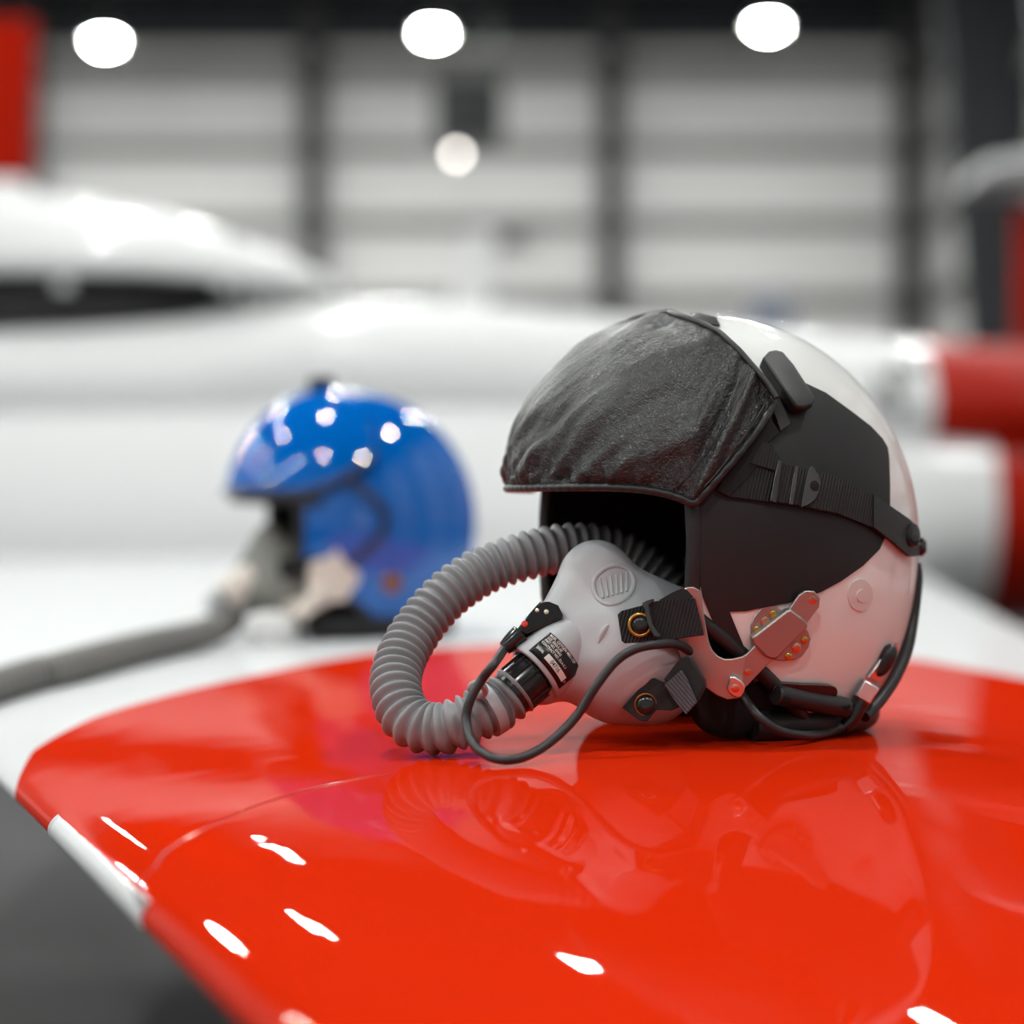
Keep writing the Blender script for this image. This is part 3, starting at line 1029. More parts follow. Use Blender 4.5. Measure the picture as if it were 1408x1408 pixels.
sol = cover.modifiers.new('thickness', 'SOLIDIFY'); sol.thickness = 0.002; sol.offset = -1
cover['label'] = 'wrinkled black leather visor cover'
BCOV = BVHTree.FromPolygons([tuple(q) for q in V], F)
# piping around the hem
def cpt(ph, th, k=0.0):
    x, y, z = super_dir(ph, th, CA, CB, CCU, CP)
    d = Vector((x, y, z)).normalized() * k
    return FR.w(x + d.x, y + d.y, z + d.z)
hem = [cpt(-phT + 2 * phT * i / 160, th_low(-phT + 2 * phT * i / 160), -0.0056 + 0.0005 * math.sin(i * 1.9)) for i in range(161)]
tube('hem_piping', resample(hem, 0.002), 0.0027, M['leather_edge'], cover, 12)
top = [cpt(-phT + 2 * phT * i / 160, th_high(-phT + 2 * phT * i / 160), 0.0005) for i in range(161)]
tube('top_piping', resample(top, 0.002), 0.0022, M['leather_edge'], cover, 12)
def cov_path(pts, off):
    out = []
    for x, y in pts:
        h, n_ = project(BCOV, x, y, YH - .08); out.append(h + n_ * off)
    return catmull(out, 8)
for nm, pts in (('stitched_seam', [(1030, 512), (1020, 540), (1000, 580), (975, 618), (950, 650), (928, 672)]),
                ('stitched_seam', [(1052, 556), (1030, 590), (1000, 632), (975, 662), (953, 683)])):
    tube(nm, cov_path(pts, 0.0002), 0.00065, M['leather_edge'], cover, 6)

# ---- visor lock block, latch tab and strap of the visor cover
kb = decal('visor_knob', [(1041, 508), (1049, 499), (1058, 497), (1067, 499), (1082, 517), (1098, 542), (1109, 560), (1106, 568), (1094, 572), (1084, 571), (1064, 542)],
           BS, YH, 0.002, 0.009, M['black_satin'], helm, 60, 0.0016)
decal('latch_tab', [(1054, 556), (1064, 546), (1081, 588), (1068, 598)], BS, YH, 0.004, 0.0022, M['black_metal'], helm, 10, 0.0005)
decal('fleece_patch', [(1000, 640), (1030, 608), (1052, 578), (1068, 598), (1052, 612), (1040, 640), (1024, 660), (1000, 684), (985, 676)], BS, YH, 0.0012, 0.004, M['foam'], helm, 7, 0.001)
decal('upper_strap', [(1028, 640), (1044, 612), (1054, 614), (1074, 643), (1060, 650)], BS, YH, 0.0045, 0.0016, M['web_x'], helm, 7)
strap = decal('strap', [(1000, 684), (1012, 655), (1027, 637), (1063, 640), (1104, 647), (1152, 660), (1193, 681), (1221, 701), (1240, 714), (1251, 724), (1254, 740), (1252, 764), (1243, 765),
              (1221, 746), (1193, 725), (1152, 709), (1093, 697), (1055, 691), (1025, 687)], BS, YH, 0.0022, 0.002, M['web_x'], helm, 6)
strap['label'] = 'black webbing strap across the side'
decal('strap_layer', [(1063, 642), (1105, 648), (1152, 661), (1150, 708), (1094, 696), (1056, 690)], BS, YH, 0.0040, 0.0016, M['web_x'], strap, 7)
decal('leather_end', [(1193, 681), (1221, 701), (1240, 714), (1251, 724), (1254, 740), (1252, 764), (1243, 765), (1221, 746), (1193, 725)], BS, YH, 0.0040, 0.0012, M['leather_edge'], strap, 7)
decal('slider', [(1063, 637), (1069, 638), (1061, 693), (1053, 691)], BS, YH, 0.0055, 0.0018, M['black_metal'], strap, 8, 0.0006)
decal('slider', [(1086, 644), (1091, 645), (1084, 696), (1078, 695)], BS, YH, 0.0055, 0.0014, M['black_metal'], strap, 8, 0.0006)
decal('buckle', smooth_poly([(1104, 648), (1113, 651), (1119, 668), (1112, 688), (1097, 698), (1094, 694)], 4), BS, YH, 0.0055, 0.0020, M['black_metal'], strap, 8, 0.0006)
h, n_ = ray_bvh(BS, 1111, 671)
button('buckle_hole', h + n_ * 0.0072, n_, 0.0034, 0.0008, M['foam'], strap)
h, n_ = project(BS, 1245, 735, YH)
sn = FR.f * -0.75 + FR.l * 0.66
h, n_ = ray_bvh(BS, 1243, 736)
button('snap', h + n_ * 0.005, (n_ + Vector((0, -.3, 0))).normalized(), 0.0078, 0.0035, M['black_plastic'], strap)
q = P(1252, 752, YH + 0.01)
ax = Vector((1, -0.1, 0)).normalized()
lathe('rear_stud', [(0.0035, -0.004), (0.0035, 0.004), (0.0062, 0.005), (0.0066, 0.008), (0.004, 0.0105)], q, ax, M['black_plastic'], helm, 20)
# small black flap on the crown above the cover
decal('crown_tab', [(950, 437), (962, 437), (985, 442), (990, 452), (975, 450), (960, 446)], BS, YH, 0.001, 0.002, M['black_satin'], helm, 6, 0.0008)

# ---- bayonet receiver on the shell
def Z4(x, y): return (900 + x / 3.52, 740 + y / 3.52)
rh, rn = ray_bvh(BS, 1076, 864)
RN = (rn + Vector((0, -0.35, 0))).normalized()
base_poly = [Z4(*q) for q in ((470, 480), (467, 425), (480, 385), (515, 340), (555, 320), (590, 330), (640, 370), (720, 425), (745, 450), (758, 488), (745, 530), (715, 570), (680, 590), (630, 596), (585, 590), (520, 550))]
rp = rh + RN * 0.0018
recv = plate('receiver_plate', base_poly, rp, RN, 0.0045, M['steel_matte'], helm, 0.0006)
ch_poly = [Z4(*q) for q in ((470, 478), (488, 468), (640, 350), (660, 343), (735, 398), (746, 432), (600, 580), (575, 590), (540, 578), (480, 512))]
plate('receiver_channel', ch_poly, rp + RN * 0.0062, RN, 0.0064, M['steel_matte'], recv, 0.0014)
for i, (zx, zy) in enumerate(((572, 368), (536, 403), (494, 444), (725, 493), (686, 530), (647, 573))):
    q = on_plane(*Z4(zx, zy), rp, RN)
    button('screw', q, RN, 0.0024 if i not in (1, 4) else 0.0030, 0.0012, M['copper'] if i in (1, 4) else M['brass'], recv, 14)

# ---- lower hardware: hinge barrel, jack, cable, rear tube
a_, b_ = Z4(565, 735), Z4(895, 800)
ha, na_ = ray_bvh(BS, *a_); hb, nb_ = ray_bvh(BS, *b_)
off = 0.006
hinge = tube('hinge_barrel', [ha + na_ * off, hb + nb_ * off], 0.0068, M['black_satin'], helm, 18)
bevel(hinge, 0.0012)
decal('hinge_plate', smooth_poly([Z4(*q) for q in ((560, 715), (600, 690), (700, 695), (830, 700), (860, 720), (855, 755), (840, 765), (700, 745), (570, 740))], 3), BS, YH, 0.001, 0.004, M['black_plastic'], helm, 8, 0.001)
for zx, zy in ((603, 740), (873, 775)):
    h, n_ = ray_bvh(BS, *Z4(zx, zy))
    button('hinge_screw', h + n_ * (off + 0.0062), n_, 0.0022, 0.0008, M['foam'], hinge, 12)
tube('nape_tube', catmull([P(1258, 775, 1.462), P(1260, 800, 1.46), P(1255, 848, 1.455), P(1247, 892, 1.445), P(1231, 930, 1.43), P(1210, 962, 1.415), P(1188, 985, 1.40)], 8),
     0.0043, M['leather_edge'], helm, 12)
h, n_ = ray_bvh(BS, 1205, 915)
decal('clip_plate', [(1190, 930), (1222, 884), (1229, 883), (1231, 892), (1206, 936)], BS, YH, 0.001, 0.0018, M['chrome'], helm, 8, 0.0005)
BOOT_AX = (P(1205, 928, 1.40) - P(1226, 888, 1.40)).normalized()
blob('cable_boot', P(1217, 908, h.y + 0.002), 0.0058, 0.0058, 0.0118, M['black_satin'], helm, (BOOT_AX.cross(Vector((0, 1, 0))), Vector((0, 1, 0)), BOOT_AX), 2.3, 14)
jy = h.y - 0.012
jax = (P(1163, 1001, jy) - P(1200, 940, jy)).normalized()
jx = jax.cross(Vector((0, 1, 0))).normalized(); jz = jax.cross(jx)
box('jack_sleeve', P(1191, 951, jy), 0.0115, 0.0115, 0.0125, M['chrome'], helm, (jx, jz, jax), 0.0012)
tube('jack_plug', [P(1185, 962, jy), P(1176, 977, jy), P(1168, 992, jy - .002), P(1160, 1001, jy - .004)], [0.0056, 0.0060, 0.0055, 0.0035], M['black_plastic'], helm, 16)
cablepts = [P(1160, 999, jy - .004), P(1136, 1008, jy - .010), P(1105, 1011, 1.345), P(1070, 1004, 1.330), P(1042, 984, 1.328), P(1022, 958, 1.340), P(1008, 930, 1.350)]
tube('cable', [Vector((p.x, p.y, max(p.z, wing_z(p.x, p.y) + 0.0031))) for p in catmull(cablepts, 10)], 0.0029, M['cable'], helm, 10)

# =================================================================== OXYGEN MASK
YM = 1.362
MC = P(850, 890, YM)
mk = thing('oxygen_mask', Vector((MC.x, MC.y, wing_z(MC.x, MC.y))), 'grey rubber oxygen mask with ribbed hose hanging from the white helmet', 'oxygen mask')
S = YM / FPX
def mp(px, py, dy=0.0): return np.array(((px - 850) * S, dy, (890 - py) * S))
def sd_ell(p, c, r):
    q = (p - c) / r
    k0 = np.linalg.norm(q, axis=-1); k1 = np.linalg.norm(q / r, axis=-1) + 1e-9
    return k0 * (k0 - 1) / k1
def sd_cap(p, a, b, ra, rb):
    ab = b - a
    t_ = np.clip(((p - a) @ ab) / (ab @ ab), 0, 1)
    return np.linalg.norm(p - (a + t_[..., None] * ab), axis=-1) - (ra + (rb - ra) * t_)
def smin(a, b, k):
    h_ = np.clip(0.5 + 0.5 * (b - a) / k, 0, 1)
    return b * (1 - h_) + a * h_ - k * h_ * (1 - h_)
def mask_sdf(p):
    d = sd_ell(p, mp(858, 905, 0.004), np.array((0.043, 0.047, 0.043)))
    d = smin(d, sd_cap(p, mp(838, 870, 0.004), mp(822, 784, 0.010), 0.032, 0.0180), 0.018)
    d = smin(d, sd_cap(p, mp(812, 802, 0.006), mp(782, 850, 0.0), 0.0200, 0.0190), 0.015)
    d = smin(d, sd_cap(p, mp(835, 800, 0.010), mp(880, 820, 0.012), 0.0150, 0.0140), 0.015)
    d = smin(d, sd_cap(p, mp(850, 880, -0.004), mp(745, 922, -0.016), 0.031, 0.0205), 0.012)
    d = smin(d, sd_ell(p, mp(905, 905, 0.012), np.array((0.028, 0.036, 0.042))), 0.014)
    d = smin(d, sd_cap(p, mp(865, 850, 0.008), mp(938, 835, 0.018), 0.018, 0.010), 0.018)
    # cheek hollows beside the nose
    h1 = sd_ell(p, mp(800, 862, -0.052), np.array((0.014, 0.014, 0.014)))
    return -smin(-d, h1, 0.014)
nu_, nv_ = 220, 140
th_ = np.linspace(-PI / 2, PI / 2, nv_ + 1)
ph_ = np.linspace(0, 2 * PI, nu_, endpoint=False)
TH, PH = np.meshgrid(th_, ph_, indexing='ij')
D = np.stack((np.cos(TH) * np.cos(PH), np.cos(TH) * np.sin(PH), np.sin(TH)), -1)
ctr = mp(845, 895, 0.002)
tt_ = np.full(TH.shape, 0.0)
for s_ in np.linspace(0.012, 0.095, 140):
    ins = mask_sdf(ctr + D * s_) < 0
    tt_ = np.where(ins, s_, tt_)
lo_, hi_ = tt_.copy(), tt_ + 0.001
for _ in range(14):
    m_ = (lo_ + hi_) / 2
    ins = mask_sdf(ctr + D * m_[..., None]) < 0
    lo_ = np.where(ins, m_, lo_); hi_ = np.where(ins, hi_, m_)
Pm = ctr + D * lo_[..., None]
V = [MC + Vector(Pm[i, j]) for i in range(nv_ + 1) for j in range(nu_)]
F = [(i * nu_ + j, i * nu_ + (j + 1) % nu_, (i + 1) * nu_ + (j + 1) % nu_, (i + 1) * nu_ + j) for i in range(nv_) for j in range(nu_)]
face = mesh_obj('facepiece', V, F, M['rubber_grey'], mk, True)
BM = BVHTree.FromPolygons([tuple(q) for q in V], F)
# embossed oval vent with ribs
def Z3(x, y): return (640 + x / 3.912, 700 + y / 3.912)
ov = catmull([Vector((*Z3(*q), 0)) for q in ((690, 390), (735, 330), (800, 305), (870, 325), (905, 385), (890, 450), (830, 500), (760, 510), (705, 470))], 6, True)
def on_mask(px, py, off=0.0):
    h, n_ = project(BM, px, py, YM - .04); return h + n_ * off
tube('vent_rim', [on_mask(q.x, q.y, -0.0004) for q in ov], 0.0017, M['rubber_grey'], face, 10, True)
for k in range(6):
    x0_, y0_ = Z3(722 + k * 29, 372 - k * 6); x1_, y1_ = Z3(742 + k * 25, 480 - k * 7)
    tube('vent_rib', [on_mask(x0_ + (x1_ - x0_) * i / 5, y0_ + (y1_ - y0_) * i / 5, 0.0) for i in range(6)], 0.00095, M['rubber_grey'], face, 8)
# raised rubber fold near the lips
tube('lip_ridge', [on_mask(*Z3(*q), -0.0008) for q in ((712, 720), (728, 680), (748, 645), (770, 620))], [0.0012, 0.0024, 0.0024, 0.0012], M['rubber_grey'], face, 10)
# valve collar
ce_ = P(735, 927, YM - 0.026); cb_ = P(800, 872, YM - 0.014)
cax = (ce_ - cb_).normalized()
CR = 0.0212
clen = (ce_ - cb_).length
collar = lathe('valve_collar', [(CR * .72, 0.0), (CR * .90, clen * .28), (CR * .98, clen * .45), (CR, clen * .6), (CR, clen - 0.0012), (CR - 0.0010, clen), (CR - 0.0032, clen), (CR - 0.0038, clen - 0.006), (0.012, clen - 0.007)],
               cb_, cax, M['rubber_grey'], mk, 48, 50)
# label with its printing on the collar
camdir = (Vector((0, 0, ZC)) - ce_).normalized()
ex = (camdir - cax * camdir.dot(cax)).normalized()       # towards the camera
ey = ex.cross(cax)                                        # around the collar
if ey.z > 0: ey = -ey                                     # u runs downwards on the picture
def lab_pt(u, v, off):
    """u along the collar's girth (m, 0 at the top end), v along the axis away from the collar's mouth (m)"""
    a = (u - 0.0165) / CR + 0.10
    return cb_ + cax * (clen - 0.0025 - v) + (ex * math.cos(a) + ey * math.sin(a)) * (CR + off)
LU, LV = 0.0335, 0.0182
def lab_patch(name, u0, u1, v0, v1, off, mat_, parent, n=20):
    V = [lab_pt(u0 + (u1 - u0) * i / n, v, off) for i in range(n + 1) for v in (v0, v1)]
    F = [(2 * i, 2 * i + 1, 2 * i + 3, 2 * i + 2) for i in range(n)]
    o = mesh_obj(name, V, F, mat_, parent, True)
    return o
lab = lab_patch('data_label', 0, LU, 0, LV, 0.0004, M['label_black'], mk)
so = lab.modifiers.new('thickness', 'SOLIDIFY'); so.thickness = 0.0003; so.offset = 1
lab['label'] = 'black data label with white print'
serial = lab_patch('serial_field', 0.0105, 0.0295, 0.0030, 0.0072, 0.0008, M['label_white'], lab)
def lab_text(body, u, v, size, mat_, off, parent, name='label_text', bold=0.0):
    tv, tf = text_mesh(body, size, bold)
    V = [lab_pt(u + x * 0.80, v + y, off) for x, y, z in tv]
    return mesh_obj(name, V, tf, mat_, parent, False)
lab_text('MASK, OXYGEN MBU-12/P', 0.0020, 0.0158, 0.00250, M['label_white'], 0.0009, lab, bold=0.00004)
lab_text('SIZE: REGULAR', 0.0020, 0.0136, 0.00240, M['label_white'], 0.0009, lab, bold=0.00004)
lab_text('PART NO. 834AS', 0.0020, 0.0114, 0.00240, M['label_white'], 0.0009, lab, bold=0.00004)
lab_text('CONTRACT NO. DLA-C-1', 0.0020, 0.0090, 0.00240, M['label_white'], 0.0009, lab, bold=0.00004)
lab_text('SERIAL', 0.0020, 0.0044, 0.0026, M['label_white'], 0.0009, lab, bold=0.00005)
lab_text('04716', 0.0148, 0.0037, 0.0040, M['label_black'], 0.0011, serial, 'serial_number', 0.00003)
lab_text('87', 0.0302, 0.0040, 0.0022, M['label_white'], 0.0009, lab)
# black hose connector with ridges
con0 = ce_ - cax * 0.008
conn = lathe('hose_connector', [(0.0150, 0), (0.0156, 0.010), (0.0156, 0.024), (0.0148, 0.029), (0.0130, 0.030)], con0, cax, M['black_plastic'], mk, 32, 40)
for k in range(14):
    a = 2 * PI * k / 14
    d = ex * math.cos(a) + ey * math.sin(a)
    tube('grip_ridge', [con0 + cax * 0.006 + d * 0.0154, con0 + cax * 0.023 + d * 0.0154], 0.0012, M['black_plastic'], conn, 6)
# black microphone plug on the snout
mc_h = on_mask(748, 850, 0.0)
micn = (Vector((0.05, -1, 0.35))).normalized()
mp0 = on_plane(742, 845, on_mask(765, 850, 0.009), micn)
mic = plate('microphone_plug', [Z3(*q) for q in ((265, 660), (330, 575), (400, 497), (450, 495), (500, 515), (530, 575), (480, 600), (330, 668))], mp0, micn, 0.012, M['black_plastic'], mk, 0.0011)
for (zx, zy), mm, r in (((385, 545), 'cream_dot', .0014), ((435, 553), 'cream_dot', .0016), ((318, 618), 'red_dot', .0021)):
    q = on_plane(*Z3(zx, zy), mp0, micn)
    button('rivet', q, micn, r, 0.0007, M[mm], mic, 14)
p_a = on_plane(*Z3(300, 660), mp0, micn) - micn * 0.005; p_b = on_plane(*Z3(212, 735), mp0, micn) - micn * 0.006
bt = tube('plug_boot', [p_a, p_a.lerp(p_b, .3), p_a.lerp(p_b, .7), p_b], [0.0066, 0.0064, 0.0056, 0.0046], M['black_plastic'], mic, 10)

# hose: rests on the wing, loops up and runs into the face opening
def lift(path, r):
    """keep a tube's centre line clear of the wing skin"""
    return [Vector((p.x, p.y, max(p.z, wing_z(p.x, p.y) + r))) for p in path]
def ribbed_hose(name, pts, rin, rout, pitch, mat_, parent, n=26, per=8):
    path = lift(resample(catmull(pts, 30), pitch / per), rout + 0.0003)
    rr = []
    for i in range(len(path)):
        c = math.cos(2 * PI * i / per)
        rr.append(rin + (rout - rin) * (0.5 + 0.5 * c) ** 0.75)
    v, f = tube_geo(path, rr, n)
    return mesh_obj(name, v, f, mat_, parent, True)
hs = con0 + cax * 0.024
hz = lambda px, Y: wing_z(P(px, 1000, Y).x, Y)
def rest(px, Y, r=0.0168):
    x = P(px, 1000, Y).x
    return Vector((x, Y, wing_z(x, Y) + r))
hose_pts = [hs, hs + cax * 0.014, P(668, 977, 1.322), P(635, 993, 1.318), rest(598, 1.322), P(562, 990, 1.330), P(545, 955, 1.345), P(548, 915, 1.365),
            P(572, 868, 1.385), P(615, 818, 1.40), P(668, 783, 1.412), P(728, 763, 1.42), P(790, 752, 1.43), P(850, 762, 1.438), P(905, 800, 1.44), P(945, 850, 1.44)]
hose = ribbed_hose('hose', hose_pts, 0.0128, 0.0168, 0.0075, M['hose_grey'], mk)
hose['label'] = 'grey ribbed breathing hose'
# cuff and clip that ties the cable to the hose
cp = P(676, 972, 1.320); cdir = (P(650, 986, 1.319) - hs).normalized()
clip = lathe('hose_clip', [(0.0165, -0.0035), (0.0182, -0.0035), (0.0182, 0.0035), (0.0165, 0.0035)], P(671, 974, 1.322), cdir, M['clip_grey'], mk, 32, 30)
kx = P(656, 947, 1.300)
lo_pts = [P(650, 941, 1.302), P(662, 938, 1.300), P(668, 950, 1.300), P(657, 957, 1.301)]
v, f = tube_geo(catmull([P(647, 945, 1.303), P(655, 939, 1.296), P(664, 943, 1.296), P(667, 952, 1.301), P(659, 957, 1.306), P(650, 952, 1.307)], 5, True), 0.0022, 8, True)
mesh_obj('clip_loop', v, f, M['clip_grey'], clip, True)
# microphone cable from the plug round to the helmet
YCB = 1.285
def wrest(px, Y, r=0.0042):
    x = P(px, 1000, Y).x; return Vector((x, Y, wing_z(x, Y) + r))
cb = [p_b, P(680, 912, 1.292), P(662, 935, 1.292), P(647, 962, 1.290), P(641, 990, 1.288), P(649, 1020, 1.276), P(672, 1040, 1.262), P(700, 1045, 1.256), P(730, 1037, 1.264), P(763, 1015, 1.277),
      P(793, 984, 1.285), P(819, 944, 1.287), P(845, 911, 1.292), P(870, 894, 1.296), P(898, 887, 1.302), P(930, 886, 1.318), P(955, 900, 1.338)]
tube('microphone_cable', lift(catmull(cb, 10), 0.0031), 0.0029, M['cable'], mk, 10)

# ---- mask straps, yoke plate and bayonet
bl_p0 = rp + RN * 0.004
yo_n = Vector((-0.14, -1, -0.13)).normalized()
lowend = on_plane(1012, 935, bl_p0, RN)
def Z7(x, y): return (840 + x / 6.706, 800 + y / 6.706)
yoke_poly = [Z7(*q) for q in ((620, 250), (632, 130), (655, 80), (700, 50), (760, 45), (815, 75), (835, 130), (850, 260), (888, 480), (905, 560), (935, 630), (985, 685), (1050, 712), (1120, 710), (1207, 690))] + \
            [Z4(*q) for q in ((440, 562), (432, 640), (428, 720), (415, 775), (352, 783), (300, 762), (245, 722), (200, 660), (130, 592), (108, 535), (112, 470))]
yoke = plate('yoke_plate', yoke_poly, lowend + Vector((0, -0.004, 0)), yo_n, 0.0022, M['steel'], mk, 0.0007)
blade_poly = [Z4(*q) for q in ((372, 640), (395, 612), (540, 470), (655, 340), (700, 275), (730, 256), (775, 258), (803, 290), (798, 335), (750, 395), (570, 590), (450, 715), (425, 740), (395, 700))]
blade = plate('bayonet_blade', blade_poly, bl_p0, RN, 0.0024, M['steel'], mk, 0.0006)
for zx, zy, r in ((765, 300, .0026), (452, 647, .0022)):
    button('rivet', on_plane(*Z4(zx, zy), bl_p0, RN), RN, r, 0.0006, M['copper'], blade, 14)
hl = lowend + Vector((0, -0.008, 0))
hk = plate('hinge_loop', smooth_poly([Z4(*q) for q in ((375, 668), (430, 700), (437, 735), (418, 772), (385, 768), (353, 738), (360, 700))], 3), hl, (yo_n + RN).normalized(), 0.004, M['chrome'], mk, 0.0009)
button('pin', on_plane(*Z4(391, 726), hl, (yo_n + RN).normalized()), (yo_n + RN).normalized(), 0.0026, 0.0012, M['copper'], hk, 16)
yp0 = lowend + Vector((0, -0.004, 0))
def strap_plate(name, poly, left, right, thick, mat_, parent, bev=0.0004):
    """webbing between two anchor points given as (pixel x, distance)"""
    xl, Yl = left; xr, Yr = right
    pl_, pr_ = P(xl, 880, Yl), P(xr, 880, Yr)
    d = (pr_ - pl_).normalized(); nrm = Vector((d.y, -d.x, 0.12)).normalized()
    if nrm.y > 0: nrm = -nrm
    return plate(name, poly, pl_, nrm, thick, mat_, parent, bev)
Yl = on_mask(872, 862).y - 0.0035
Yr = on_plane(958, 825, yp0, yo_n).y - 0.004
st = strap_plate('strap_end', [Z7(*q) for q in ((65, 300), (95, 268), (330, 205), (400, 190), (420, 540), (380, 548), (130, 568), (100, 545))], (872, Yl), (960, Yr), 0.0028, M['web_x'], mk)
s2 = strap_plate('strap_band', [Z7(*q) for q in ((350, 185), (520, 165), (700, 160), (775, 150), (862, 490), (640, 520), (460, 548), (400, 520))], (872, Yl - 0.003), (960, Yr - 0.001), 0.0026, M['web_x'], mk)
strap_plate('strap_return', [Z7(*q) for q in ((440, 170), (560, 100), (650, 60), (700, 70), (760, 140), (700, 170))], (872, Yl + 0.002), (960, Yr), 0.0026, M['webbing'], mk)
strap_plate('slider', smooth_poly([Z7(*q) for q in ((290, 195), (385, 158), (400, 175), (350, 215), (362, 300), (390, 400), (455, 490), (455, 505), (400, 500), (335, 380), (310, 250))], 2), (872, Yl - 0.0065), (960, Yr - 0.005), 0.0018, M['black_metal'], s2)
q = on_mask(876, 860); n_ = Vector((-.25, -1, .1)).normalized()
c0 = P(880, 859, Yl - 0.0018)
v, f = tube_geo([c0 + Vector((math.cos(a), 0, math.sin(a))) * 0.0066 + n_ * 0.0002 for a in np.linspace(0, 2 * PI, 32, endpoint=False)], 0.0011, 8, True)
mesh_obj('snap_ring', v, f, M['brass'], st, True)
button('snap', c0 + n_ * -0.0005, n_, 0.0052, 0.0030, M['black_plastic'], st)
# lower strap
Yl2 = on_mask(885, 965).y - 0.003
st2 = strap_plate('strap_end', [Z7(*q) for q in ((105, 1160), (200, 1050), (340, 900), (400, 885), (500, 930), (640, 1060), (640, 1150), (560, 1185), (420, 1180), (330, 1290), (270, 1280), (180, 1220))], (885, Yl2), (960, Yl2 - 0.004), 0.0026, M['webbing'], mk)
strap_plate('strap_loop', [Z7(*q) for q in ((480, 900), (620, 720), (690, 680), (730, 690), (860, 900), (868, 960), (800, 1090), (720, 1120), (640, 1000))], (885, Yl2 - 0.002), (960, Yl2 - 0.012), 0.006, M['webbing'], mk, 0.0012)
strap_plate('strap_band', [Z7(*q) for q in ((490, 952), (645, 815), (690, 880), (790, 1110), (690, 1222), (600, 1110))], (885, Yl2 - 0.005), (960, Yl2 - 0.016), 0.0026, M['web_d'], mk)
c0 = P(888, 969, Yl2 - 0.0045)
v, f = tube_geo([c0 + Vector((math.cos(a), 0, math.sin(a))) * 0.0066 + n_ * 0.0004 for a in np.linspace(0, 2 * PI, 32, endpoint=False)], 0.0008, 8, True)
mesh_obj('snap_ring', v, f, M['bronze'], st2, True)
button('snap', c0, n_, 0.0056, 0.0030, M['black_plastic'], st2)

# small scrap of tape on the wing by the helmet cable
q = wing_hit(1066, 1012)
V = [];
for k in range(9):
    a = 2 * PI * k / 9; r = 0.008 * (0.7 + 0.5 * random.random())
    x, y = q.x + r * math.cos(a), q.y + r * 1.6 * math.sin(a)
    V.append(Vector((x, y, wing_z(x, y) + 0.0012)))
F = [tuple(range(9))]
V += [v_ - Vector((0, 0, 0.001)) for v_ in V]
F += [tuple(range(17, 8, -1))] + [(i, 9 + i, 9 + (i + 1) % 9, (i + 1) % 9) for i in range(9)]
tg = mesh_obj('tape_scrap', V, F, M['tape_grey'], None, False)
tag(tg, 'small torn grey scrap lying under the white helmet cable', 'scrap')

# =================================================================== THE BLUE HELMET
YBH = 2.50
BC0 = P(482, 716, YBH)
zb = wing_z(BC0.x, BC0.y)
BC0.z = zb + 0.1345
FB = Frame(BC0, 16)
bh = thing('flight_helmet', (BC0.x, BC0.y, zb), 'glossy blue pilot helmet out of focus on the white part of the wing', 'helmet')
v, f = shell_geo(FB, 1.0, True, 90, 120)
mesh_obj('shell', v, f, M['blue_paint'], bh, True, 80)
v, f = shell_geo(FB, 0.95, True, 90, 120)
mesh_obj('liner', v, f, M['foam'], bh, True, 80)
tube('edge_roll', resample(catmull(rim_path(FB, 0.985), 3, True), 0.006), 0.0060, M['leather_edge'], bh, 10, True)
pts = []
for i in range(33):
    a = 0.30 * PI + (2 * PI - 0.60 * PI) * i / 32
    F_, L_, U_ = shell_pt(a, U_RIM, 0.96)
    pts.append(FB.w(F_, L_, U_ - 0.002))
tube('nape_roll', pts, 0.0145, M['vinyl'], bh, 12)
# hard visor housing
V, F = [], []
ni, nj = 80, 40
VA, VB, VC, VP = 0.148, 0.124, 0.156, 2.2
def vlow(a): return math.radians(13) + math.radians(22) * max(0, (a - 0.9) / 0.75) ** 1.5 - math.radians(0) 
for i in range(ni + 1):
    ph = -1.62 + 3.24 * i / ni
    lo = vlow(abs(ph)); hi = math.radians(82 - 20 * (abs(ph) / 1.62) ** 2)
    for j in range(nj + 1):
        V.append(FB.w(*super_dir(ph, lo + (hi - lo) * j / nj, VA, VB, VC, VP)))
for i in range(ni):
    for j in range(nj):
        q = i * (nj + 1) + j
        F.append((q, q + 1, q + nj + 2, q + nj + 1))
vh = mesh_obj('visor_housing', V, F, M['blue_paint'], bh, True)
so = vh.modifiers.new('thickness', 'SOLIDIFY'); so.thickness = 0.004; so.offset = -1
edge = [FB.w(*super_dir(-1.62 + 3.24 * i / 60, vlow(abs(-1.62 + 3.24 * i / 60)), VA, VB, VC, VP)) for i in range(61)]
tube('housing_trim', edge, 0.0045, M['blue_dark'], vh, 10)
# dark visor lip under the housing
V, F = [], []
for i in range(41):
    ph = -1.1 + 2.2 * i / 40
    for j in range(7):
        th = math.radians(13) - math.radians(5) * j / 6
        V.append(FB.w(*super_dir(ph, th, VA - .004, VB - .004, VC, VP)))
for i in range(40):
    for j in range(6):
        q = i * 7 + j; F.append((q, q + 1, q + 8, q + 7))
vz = mesh_obj('visor', V, F, M['visor_dark'], bh, True)
so = vz.modifiers.new('thickness', 'SOLIDIFY'); so.thickness = 0.003
# knob on top and on the side
q = FB.w(0.035, 0, 0.150)
box('visor_knob', q + Vector((0, 0, 0.008)), 0.030, 0.022, 0.020, M['black_satin'], bh, (FB.f, FB.l, FB.u), 0.005)
tube('housing_groove', [FB.w(*[c * 1.012 for c in super_dir(1.35 + 0.35 * math.sin(PI * k / 20), math.radians(22 - 45 * k / 20), SA, SB, SCU, 2)]) for k in range(21)], 0.0055, M['blue_dark'], bh, 8)
def on_blue(a, U, k=1.03):
    return FB.w(*shell_pt(a, U, k))
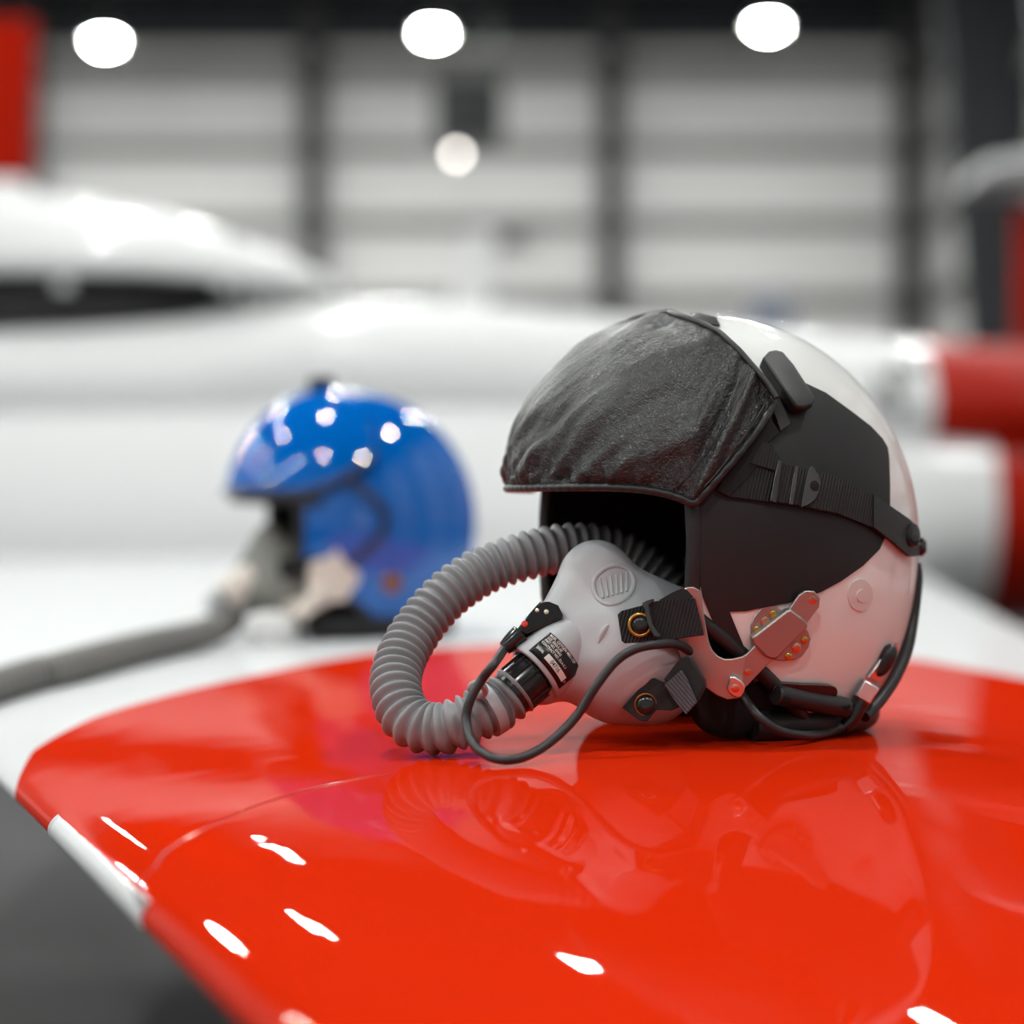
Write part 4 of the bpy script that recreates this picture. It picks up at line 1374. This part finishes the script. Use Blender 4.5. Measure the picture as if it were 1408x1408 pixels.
# receiver on the blue helmet
q = on_blue(1.25, -0.062, 1.02); nl = FB.l
V = [q + FB.f * x + FB.u * y + nl * z for z in (0.004, -0.004) for x, y in ((-.030, .020), (-.018, .038), (-.006, .036), (.004, .022), (.026, .016), (.030, -.012), (.020, -.030), (-.012, -.028), (-.028, -.006))]
F = [tuple(range(9)), tuple(range(17, 8, -1))] + [(i, 9 + i, 9 + (i + 1) % 9, (i + 1) % 9) for i in range(9)]
bevel(mesh_obj('receiver_plate', V, F, M['beige_metal'], bh, True, 40), 0.001)
tube('receiver_arm', [q + FB.f * 0.010 + nl * .008 - FB.u * .01, q + FB.f * 0.040 - FB.u * 0.045 + nl * .004], 0.0085, M['beige_metal'], bh, 10)
q2 = on_blue(1.75, -0.070, 1.01)
button('side_screw', q2, FB.l, 0.011, 0.004, M['bronze'], bh)
# ---- its mask
bm_ = thing('oxygen_mask', Vector(FB.w(0.10, 0.02, -0.1345)), 'blurred grey oxygen mask with hose running left from the blue helmet', 'oxygen mask')
Rm = FB.mat() @ FR.mat().inverted()
fo = bpy.data.objects.new('facepiece', face.data.copy())
fo.data.materials[0] = M['mask_blurgrey']
shift = Matrix.Translation(FB.f * -0.012 + FB.l * -0.006 + Vector((0, 0, -0.004)))
fo.data.transform(shift @ Rm)
link(fo, bm_)
def tb(p): return shift @ Rm @ Vector(p)
c_e, c_b = tb(ce_), tb(cb_)
ca2 = (c_e - c_b).normalized()
lathe('valve_collar', [(0.020, 0.0), (0.0215, 0.02), (0.0215, (c_e - c_b).length), (0.015, (c_e - c_b).length)], c_b, ca2, M['beige_metal'], bm_, 28, 50)
lathe('hose_connector', [(0.016, 0), (0.017, 0.02), (0.0155, 0.03)], c_e - ca2 * 0.004, ca2, M['clip_grey'], bm_, 24, 40)
for pa, pb, mm in ((tb(on_mask(880, 860, .003)), on_blue(1.12, -0.045, 1.0), 'foam'), (tb(on_mask(890, 960, .004)), on_blue(1.15, -0.085, 1.0), 'beige_metal')):
    d = (Vector(pb) - pa)
    up_ = Vector((0, 0, 1)); dn = d.normalized(); nn2 = dn.cross(up_).normalized(); uu = nn2.cross(dn)
    box('strap', (pa + Vector(pb)) / 2, d.length, 0.003, 0.022, M[mm], bm_, (dn, nn2, uu), 0.001)
# white tag or strap end lying below the mask
q = wing_hit(372, 886) + Vector((0, 0, 0.017))
bl = blob('strap_tail', q, 0.030, 0.012, 0.020, M['white_webbing'], bm_, (FB.f, FB.l, FB.u), 2.6, 12)
h0 = c_e + ca2 * 0.02
def brest(px, py):
    p = wing_hit(px, py)
    return p + Vector((0, 0, 0.0165)) if p else None
hp_ = [c_e - ca2 * 0.005, c_e + ca2 * 0.012, brest(318, 884) + Vector((0, 0, 0.010)), brest(262, 898), brest(200, 912), brest(100, 940), brest(50, 952), brest(0, 968), brest(-40, 985), brest(-80, 1005)]
hp_ = [q for q in hp_ if q]
hb_ = ribbed_hose('hose', hp_, 0.0135, 0.0170, 0.0085, M['hose_far'], bm_, 18, 6)
hb_['label'] = 'blurred ribbed grey hose'
